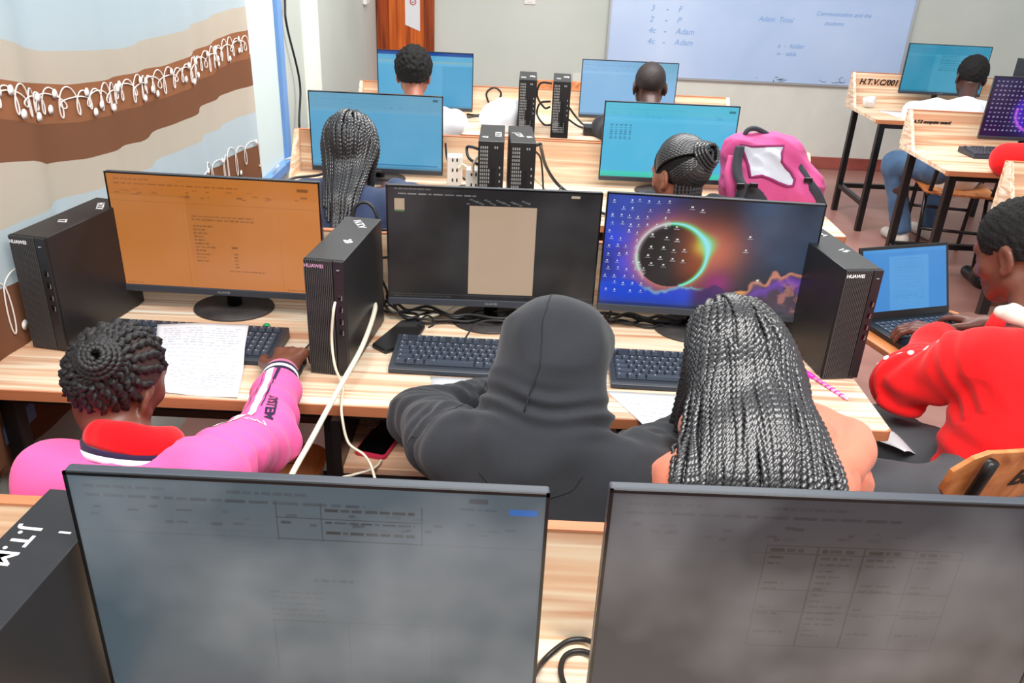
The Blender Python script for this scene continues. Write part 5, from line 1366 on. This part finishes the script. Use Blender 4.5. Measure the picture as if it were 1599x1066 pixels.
hdp = [cap(tuple(rim[k]), tuple(rim[k + 1]), .030, .030, .008) for k in range(len(rim) - 1)] + [cap(P.neck + V3(.06, -.06, .0), P.neck + V3(.11, .04, .002), .045, .04, .015), cap(P.neck + V3(.06, .0, .02), P.neck + V3(.075, .06, .02), .03, .022, .01)]
sculpt('hood', hdp, .005, C['peach'], p3, 2, [lambda V, N: folds(V, N, .005, 42, 77)])
def long_braids(P, prims, n, seed, L, r, parent, thmax=1.25, grav=1.15, mt='braid', period=.010, tilt=(0, -.25, .95), spread=.012, trim=None, back_only=-.2, lift=1.0, drape=[], gather=0.0, swing=0.0, drop=0.0):
    rg = np.random.default_rng(seed); c = P.head + P.R @ (V3(0, -.008, .022) * P.hs); rad = V3(.074, .094, .086) * P.hs
    a0 = unit(V3(*tilt)); x1 = unit(np.cross(a0, V3(0, 1, 0))); x2 = np.cross(x1, a0)
    ro, di, le = [], [], []
    i = 0
    while len(ro) < n:
        i += 1; th = .12 + (thmax - .12) * math.sqrt(rg.random()); ph = i * 2.399963 + rg.normal() * .1
        d = a0 * math.cos(th) + (x1 * math.cos(ph) + x2 * math.sin(ph)) * math.sin(th)
        if abs(d[0]) > .76 or (abs(d[0]) > .66 and d[2] < .35) or d[1] > .80 or d[1] > .62 and d[2] < .5 or (d[1] > back_only and d[2] < .15): continue
        tg = unit(d - a0 * math.cos(th) * 1.0) if th > .05 else V3(0, -1, 0)
        tg = unit((x1 * math.cos(ph) + x2 * math.sin(ph)) * math.cos(th) - a0 * math.sin(th) + d * .15)
        fl = V3(.75 * d[0], -.95 - .6 * max(d[1], 0), -.25); fl = fl - d * (fl @ d); w = unit(P.R @ (unit(fl) * .85 + tg * .25))
        ro.append(c + P.R @ (d * rad) ); di.append(w); le.append(L * rg.uniform(.86, 1.06))
    ro, di, le = np.array(ro), np.array(di), np.array(le)
    layers = []
    hp = prims + [ell(c, P.R, rad + .003, .01)] + drape
    out = []
    for q, gp in ((0, .004), (1, .008), (2, .012)):
        m = np.arange(len(ro)) % 3 == q
        jit = rg.normal(size=(m.sum(), 3)) * V3(spread, spread * .5, 0)
        out += flow(ro[m], di[m], hp, le[m], .007, gp * lift, grav, drift=jit, sway=rg.normal(size=m.sum()) * swing + drop, gather=gather, cx=c[0])
    V, F = braids_mesh(out, r, r * .72, period, 10, 5, .42, out=c + V3(0, .12, -.1))
    return link('hair', np_mesh('hair', V, F), M[mt], parent, True), out
hb = P.head + P.R @ V3(0, -.058, -.025)
h3, paths3 = long_braids(P, t3, 200, 5, .62, .0056, p3, spread=.006, swing=.11, drop=-.075, gather=-.2, period=.0115, drape=[cap(hb, P.neck + V3(0, -.055, -.01), .085, .092, .03, (0, -.8, .6), .6), cap(P.neck + V3(0, -.055, -.01), P.pel + V3(-.02, -.05, .12), .092, .105, .03, (0, -.9, .45), .6)])
hair_cap('hairline', P, .0012, .6, p3, M['shorthair'], .005, (0, 1), -.05)
ck = MB()
for k, (i, f) in enumerate(((20, .62), (47, .7), (8, .55))):
    q = paths3[i]; m_ = int(len(q) * f); ck.tube([q[m_ - 1], q[m_], q[m_ + 2]], .0068, 10)
cks = [MB() for _ in range(2)]
for k, (i, f) in enumerate(((20, .62), (47, .7))):
    q = paths3[i]; m_ = int(len(q) * f); cks[k].tube([q[m_ - 1], q[m_ + 1]], .0066, 10); cks[k].build('hair_cuff', mat('silver', rgb(220, 224, 230), .2, .9), p3, True)

# ---- 4: red sweatshirt at the laptop
P = Pose((1.11, 1.60, .56), (1.195, 1.755, .965), (1.180, 1.868, 1.095), (32, 26, 0), (1.075, 1.70, .895), (1.34, 1.80, .905), (.985, 1.845, .735), (1.46, 2.0, .78),
         (1.185, 2.085, .772), (1.345, 2.17, .765), (.83, 1.74, .505), (.86, 2.02, .535), (.80, 1.80, .085), (.86, 2.16, .085), dirn=38, hs=1.04)
hands = hand_prims(P.wrL, (-.75, .55, -.10), (0, 0, -1), (.55, .75, 0), .55, .12) + hand_prims(P.wrR, (-.45, .85, -.10), (0, 0, -1), (-.85, -.45, 0), .45)
p4 = make_person('seated person in a bright red sweatshirt typing on the laptop', P, MID, .0048, hands)
post = [lambda V, N: folds(V, N, .008, 28, 33), lambda V, N: rings(V, N, P.elL, P.wrL - P.shL, .10, .045, .006, 2), lambda V, N: rings(V, N, P.shL + V3(.01, .03, -.05), P.elL - P.shL, .05, .05, .006, 6),
        lambda V, N: rings(V, N, P.pel + V3(0, 0, .1), (.2, .1, 1), .09, .06, .008, 8, .3)]
rs = sculpt('sweatshirt', P.top(.018, 1.1, neck_r=.072, bulk=1.0), .006, C['red'], p4, 3, post); tr_ = bvh_of(rs)
dress_lower(p4, P, C['jeans'], C['shoe'], .009)
kc = P.neck + V3(.016, -.002, .010)
cl = [cap(kc + V3(-.045, -.05, -.004), kc + V3(.05, -.04, -.004), .013, .015, .02), cap(kc + V3(-.045, -.05, 0), kc + V3(-.085, .03, -.01), .022, .016, .02), cap(kc + V3(.05, -.04, 0), kc + V3(.08, .05, -.01), .024, .016, .02), cap(kc + V3(-.01, -.035, .0), kc + V3(0, -.02, .012), .04, .042, .02),
      cap(kc + V3(-.07, .0, .0), kc + V3(-.05, .03, .005), .018, .016, .02)]
sculpt('shirt_collar', cl, .005, C['cream'], p4, 2)
for (f, w) in ((.12, .052), (.30, .05), (.46, .05), (.60, .048), (.76, .046), (.9, .044)):
    q = P.shL + (P.elL - P.shL) * (f + .15); ax = unit(P.elL - P.shL)
    q = q + V3(-.05, .045, .035); c = snap(tr_, q, .0); n_ = tr_.find_nearest(Vector(q))[1]
    d = MB(); x = n_.orthogonal().normalized(); y = n_.cross(x); r_ = .0075 if f != .3 else .009
    d.add([c + n_ * .0012 + (x * math.cos(t) + y * math.sin(t)) * r_ for t in (2 * PI * i / 16 for i in range(16))] + [c - n_ * .002 + (x * math.cos(t) + y * math.sin(t)) * r_ for t in (2 * PI * i / 16 for i in range(16))],
          [tuple(range(16))] + [(i, 16 + i, 16 + (i + 1) % 16, (i + 1) % 16) for i in range(16)])
    d.build('white_dot', C['whitestripe'], p4)
hair_cap('hair', P, .0055, .6, p4, M['shorthair'], .0035, (.0016, 420), -.035, seed=4)
sheet('paper_sheet', 'folded white paper lying in the lap of the red sweatshirt student', [(.93, 1.80), (1.02, 1.84), (1.055, 1.76), (.965, 1.72)], lambda x, y: .602 + .012 * math.sin(x * 60), 'paper', 10, 0)

# ---- 5: long box braids, navy top
P = Pose((-.60, 2.80, .54), (-.605, 2.945, .845), (-.625, 3.045, .975), (0, 16, 0), (-.745, 2.895, .80), (-.465, 2.895, .80), (-.80, 3.05, .78), (-.40, 3.05, .78), (-.68, 3.2, .78), (-.50, 3.2, .78), (-.70, 3.2, .5), (-.5, 3.2, .5), hs=1.08)
p5 = make_person('seated person in a navy top with long black box braids', P, MID, .007, hand_prims(P.wrL, (.2, 1, 0), (0, 0, -1), (1, 0, 0)) + hand_prims(P.wrR, (-.2, 1, 0), (0, 0, -1), (-1, 0, 0)))
t5 = P.top(.018, 1.05, neck_r=.066); sculpt('top', t5, .009, C['navy'], p5, 2, [lambda V, N: folds(V, N, .004, 26, 43)])
dress_lower(p5, P, C['dark'], C['shoe'], .014)
hb = P.head + P.R @ V3(0, -.03, -.03)
long_braids(P, t5, 120, 9, .42, .0066, p5, thmax=1.35, spread=.006, period=.014, lift=1.0, gather=2.0, swing=.06, drape=[cap(hb, P.neck + V3(0, -.06, -.05), .09, .10, .03, (0, -.9, .4), .6)])
hair_cap('hairline', P, .002, .6, p5, M['shorthair'], .007, (0, 1), -.05)

# ---- 6: braided bun
P = Pose((.62, 2.80, .54), (.600, 2.935, .835), (.582, 3.03, .945), (38, 12, 0), (.49, 2.88, .80), (.77, 2.90, .80), (.44, 3.05, .78), (.84, 3.05, .78), (.52, 3.2, .78), (.74, 3.2, .78), (.52, 3.2, .5), (.72, 3.2, .5), hs=1.08)
p6 = make_person('seated person with braids wound into a large bun, head turned left', P, WARM, .006, hand_prims(P.wrL, (.2, 1, 0), (0, 0, -1), (1, 0, 0)) + hand_prims(P.wrR, (-.2, 1, 0), (0, 0, -1), (-1, 0, 0)))
sculpt('top', P.top(.018, 1.05, neck_r=.066), .009, C['dark'], p6, 2, [lambda V, N: folds(V, N, .004, 26, 53)])
dress_lower(p6, P, C['dark'], C['shoe'], .014)
c6 = P.head + P.R @ (V3(0, -.008, .022) * P.hs); r6 = V3(.074, .094, .086) * P.hs; paths = []
bun = unit(V3(.15, -.92, .30))
for k in range(64):
    t = 2 * PI * k / 64; lat = V3(math.cos(t), .40 + .1 * math.sin(3 * t), math.sin(t)); 
    d0 = unit(V3(math.cos(t), .46 if math.sin(t) > -.1 else -.25, math.sin(t) if math.sin(t) > -.55 else -.55))
    pts = []
    for s_ in np.linspace(0, 1, 16):
        d = unit(d0 * (1 - s_) + bun * s_ + V3(0, 0, .10) * math.sin(PI * s_)); pts.append(c6 + P.R @ (d * (r6 + .003 + .016 * math.sin(PI * s_ * .9))))
    paths.append(np.array(pts))
x1 = unit(np.cross(bun, V3(0, 0, 1))); x2 = np.cross(x1, bun)
for k in range(7):
    t = np.linspace(0, 2 * PI * 1.1, 50) + k; rr = .052 - .006 * k; zz = .010 + .010 * (k % 4)
    paths.append(np.array([c6 + P.R @ (bun * (.094 * P.hs + zz) + (x1 * math.cos(a) * 1.05 + x2 * math.sin(a)) * (rr + .004 * math.sin(3 * a))) for a in t]))
for k in range(14):
    a = -1.1 + 2.2 * k / 13; b0 = c6 + P.R @ V3(.068 * math.sin(a), -.088 * math.cos(a), -.02)
    paths.append(np.array([b0, b0 + V3(0, -.006, -.03), b0 + V3(.0, -.012, -.07), b0 + V3(.0, -.018, -.13)]))
V, F = braids_mesh(paths, .0066, .006, .014, 8, 4, .30, out=c6); link('hair', np_mesh('hair', V, F), M['braid'], p6, True)
hair_cap('hairline', P, .004, .6, p6, M['shorthair'], .006, (0, 1), -.045)

# ---- 7, 8: the two heads in the last row
P = Pose((-.575, 4.18, .53), (-.560, 4.435, .885), (-.585, 4.56, 1.02), (0, 10, 0), (-.755, 4.36, .81), (-.375, 4.36, .81), (-.80, 4.52, .78), (-.36, 4.52, .78), (-.70, 4.68, .78), (-.46, 4.70, .78), (-.68, 4.6, .5), (-.48, 4.6, .5), hs=1.05)
p7 = make_person('seated person in a white shirt with a short black afro', P, WARM, .007, hand_prims(P.wrL, (.2, 1, 0), (0, 0, -1), (1, 0, 0)) + hand_prims(P.wrR, (-.2, 1, 0), (0, 0, -1), (-1, 0, 0)))
sculpt('shirt', P.top(.018, 1.1, neck_r=.064), .010, C['white'], p7, 2, [lambda V, N: folds(V, N, .005, 22, 63)])
dress_lower(p7, P, C['dark'], C['shoe'], .014)
hair_cap('hair', P, .020, .6, p7, M['shorthair'], .006, (.004, 190), -.045, ofs=(0, -.002, .012), seed=6)
P = Pose((.68, 4.18, .53), (.675, 4.465, .885), (.668, 4.59, 1.015), (0, 14, 0), (.50, 4.38, .81), (.85, 4.38, .81), (.44, 4.53, .78), (.92, 4.53, .78), (.56, 4.68, .78), (.80, 4.68, .78), (.58, 4.6, .5), (.78, 4.6, .5), hs=1.06)
p8 = make_person('seated person with a closely shaved head before the pale blue screen', P, DARK, .007, hand_prims(P.wrL, (.2, 1, 0), (0, 0, -1), (1, 0, 0)) + hand_prims(P.wrR, (-.2, 1, 0), (0, 0, -1), (-1, 0, 0)))
sculpt('shirt', P.top(.022, 1.1, neck_r=.064), .010, C['dark'], p8, 2, [lambda V, N: folds(V, N, .005, 22, 73)])
dress_lower(p8, P, C['dark'], C['shoe'], .014)
hair_cap('hair', P, .0025, .6, p8, mat('shaved_hair', rgb(40, 30, 30), .6, bump=.5, bscale=300), .006, (.0004, 300), -.03, seed=7)

# ---- 9: white shirt at the far right, 10: red sleeves cut by the frame
P = Pose((2.62, 5.02, .555), (2.765, 5.40, .895), (2.825, 5.53, 1.02), (-8, 14, 4), (2.565, 5.34, .83), (2.935, 5.36, .835), (2.50, 5.50, .79), (3.02, 5.52, .79), (2.62, 5.66, .785), (2.90, 5.68, .785),
         (2.36, 5.26, .505), (2.72, 5.42, .505), (2.48, 5.20, .085), (2.72, 5.34, .085), dirn=12, hs=1.05)
p9 = make_person('seated person in a white shirt and blue jeans at the far right desk', P, DARK, .007, hand_prims(P.wrL, (.2, 1, 0), (0, 0, -1), (1, 0, 0)) + hand_prims(P.wrR, (-.2, 1, 0), (0, 0, -1), (-1, 0, 0)))
sculpt('shirt', P.top(.018, 1.1, neck_r=.064), .010, C['white'], p9, 2, [lambda V, N: folds(V, N, .006, 20, 83)])
dress_lower(p9, P, C['blue'], C['pale'], .012)
hair_cap('hair', P, .011, .6, p9, M['shorthair'], .006, (.002, 220), -.04, ofs=(0, -.002, .006), seed=8)
P = Pose((2.95, 3.74, .56), (2.93, 3.86, 1.02), (2.92, 3.95, 1.13), (5, 15, 0), (2.77, 3.84, .93), (3.10, 3.84, .93), (2.37, 4.09, .815), (3.2, 4.02, .80), (2.64, 4.26, .80), (3.02, 4.28, .80), (2.80, 4.10, .5), (3.04, 4.12, .5), (2.66, 4.50, .085), (2.95, 4.45, .085), hs=1.05)
p10 = make_person('person in a red sweater mostly outside the right edge, sleeve on the desk', P, MID, .007, hand_prims(P.wrL, (.6, .8, 0), (0, 0, -1), (.7, -.4, 0)) + hand_prims(P.wrR, (-.4, .8, 0), (0, 0, -1), (-1, 0, 0)))
sculpt('sweater', P.top(.022, 1.15, neck_r=.066), .010, C['red'], p10, 2, [lambda V, N: folds(V, N, .006, 22, 93)])
dress_lower(p10, P, C['dark'], C['shoe'], .012)
hair_cap('hair', P, .006, .6, p10, M['shorthair'], .006, (.001, 300), -.04, seed=9)
# ------------------------------------------------------------------ pink backpack on the second desk
bp_prims = [cap((.90, 3.30, .835), (1.13, 3.28, .825), .085, .075, .06, (0, 1, 0), .85), cap((.870, 3.335, .965), (1.055, 3.335, .968), .058, .055, .04, (0, 1, 0), .9),
            cap((.90, 3.30, .84), (.872, 3.335, .96), .08, .058, .05), cap((1.12, 3.28, .83), (1.055, 3.335, .965), .08, .055, .05), cap((.95, 3.31, .85), (1.0, 3.33, .95), .085, .075, .06)]
bp_prims.append(plane((1.0, 3.3, .752), (0, 0, -1), .4))
M['bag_pink'] = cloth('pink_nylon', rgb(206, 82, 140), .55, .1, .3, .08); M['bag_dark'] = cloth('dark_grey_nylon', rgb(56, 58, 66), .6); M['mesh_pad'] = cloth('pale_grey_mesh', rgb(206, 208, 218), .8, 0, .6); M['piping'] = cloth('plum_piping', rgb(140, 40, 96), .6)
bag = sculpt('backpack', bp_prims, .006, M['bag_pink'], None, 3, [lambda V, N: folds(V, N, .006, 34, 5), lambda V, N: folds(V, N, .004, 60, 9, (1, 0, -.5))])
tag(bag, 'pink backpack with a pale grey pad and dark straps on the second desk', 'backpack')
tb_ = bvh_of(bag)
def inside(poly, x, z):
    c = False; j = len(poly) - 1
    for i in range(len(poly)):
        if (poly[i][1] > z) != (poly[j][1] > z) and x < (poly[j][0] - poly[i][0]) * (z - poly[i][1]) / (poly[j][1] - poly[i][1]) + poly[i][0]: c = not c
        j = i
    return c
def patch(name, poly, off, m, nx=44):
    xs = [p[0] for p in poly]; zs = [p[1] for p in poly]; x0, x1, z0, z1 = min(xs), max(xs), min(zs), max(zs); mb = MB(); ids = {}
    nz = max(4, int(nx * (z1 - z0) / (x1 - x0))); dx = (x1 - x0) / nx; dz = (z1 - z0) / nz
    def vid(i, j):
        if (i, j) not in ids:
            x, z = x0 + dx * i, z0 + dz * j
            h = tb_.ray_cast(Vector((x, 2.9, z)), Vector((0, 1, 0)))
            y = (h[0].y if h[0] else 3.27) - off
            ids[(i, j)] = len(mb.v); mb.v.append((x, y, z))
        return ids[(i, j)]
    for i in range(nx):
        for j in range(nz):
            if inside(poly, x0 + dx * (i + .5), z0 + dz * (j + .5)): mb.f.append((vid(i, j), vid(i + 1, j), vid(i + 1, j + 1), vid(i, j + 1))); mb.m.append(0)
    o = mb.build(name, m, bag, True); s_ = o.modifiers.new('thickness', 'SOLIDIFY'); s_.thickness = .006; return o
def smooth_poly(P, n=6): q = catmull([(x, 0, z) for x, z in P] + [(P[0][0], 0, P[0][1])], n); return [(p.x, p.z) for p in q[:-1]]
pad = [(.855, 1.005), (.90, 1.0), (.96, 1.003), (1.02, 1.01), (1.012, .98), (1.012, .955), (1.03, .935), (1.055, .915), (1.072, .89), (1.065, .868), (1.045, .865), (1.01, .875), (.975, .89), (.94, .90), (.915, .895), (.897, .892), (.888, .93), (.872, .97)]
patch('back_pad', pad, .007, M['mesh_pad'])
pp = MB()
def onbag(x, z, off):
    h = tb_.ray_cast(Vector((x, 2.9, z)), Vector((0, 1, 0))); return (x, (h[0].y if h[0] else 3.27) - off, z)
pp.tube([onbag(x, z, .006) for x, z in pad], .006, 8, closed=True); pp.build('piping', M['piping'], bag, True)
patch('side_pocket', smooth_poly([(.855, .86), (.90, .868), (.95, .84), (.985, .79), (.97, .765), (.86, .765)], 4), .004, M['bag_dark'])
def strap(name, pts, w, m, side=(1, 0, 0)):
    P_ = catmull(pts, 8); mb = MB(); a = Vector(side) * w / 2
    for p in P_: mb.v += [tuple(p - a), tuple(p + a)]
    for i in range(len(P_) - 1): mb.f.append((2 * i, 2 * i + 1, 2 * i + 3, 2 * i + 2)); mb.m.append(0)
    o = mb.build(name, m, bag, True); s_ = o.modifiers.new('thickness', 'SOLIDIFY'); s_.thickness = .006; s_.offset = 0; return o
strap('shoulder_strap', [(.850, 3.26, 1.0), (.842, 3.235, .95), (.845, 3.20, .90), (.862, 3.175, .86), (.855, 3.19, .80), (.85, 3.22, .765)], .036, M['bag_dark'])
strap('shoulder_strap', [(.83, 3.27, .96), (.815, 3.23, .90), (.825, 3.20, .84), (.835, 3.2, .78)], .034, M['bag_pink'])
strap('side_strap', [(1.085, 3.26, .935), (1.125, 3.215, .885), (1.165, 3.195, .84), (1.20, 3.20, .785)], .034, M['bag_dark'], (.7, 0, .7))
hn = MB(); hn.tube(catmull([(.875, 3.33, 1.005), (.885, 3.33, 1.045), (.915, 3.335, 1.056), (.96, 3.34, 1.04), (1.005, 3.345, 1.012)], 8), .010, 8); hn.build('carry_handle', M['bag_dark'], bag, True)
for q in ((.852, 3.168, .868), (.902, 3.165, .872), (1.12, 3.205, .893)):
    MB().box((q[0] - .016, q[1] - .006, q[2] - .011), (q[0] + .016, q[1] + .006, q[2] + .011)).build('buckle', M['plastic_gloss'], bag, bevel=.003)
bg_ = sculpt('plastic_bag', [ell((-.115, 4.56, TOP + .055), np.eye(3), (.115, .11, .10), .04), ell((-.07, 4.55, TOP + .09), np.eye(3), (.07, .09, .075), .05), plane((-.1, 4.55, TOP + .001), (0, 0, -1), .3)], .008, M['bag'], None, 2, [lambda V, N: folds(V, N, .006, 34, 15)])
tag(bg_, 'white rounded bag on the last desk beside the far tower', 'bag')
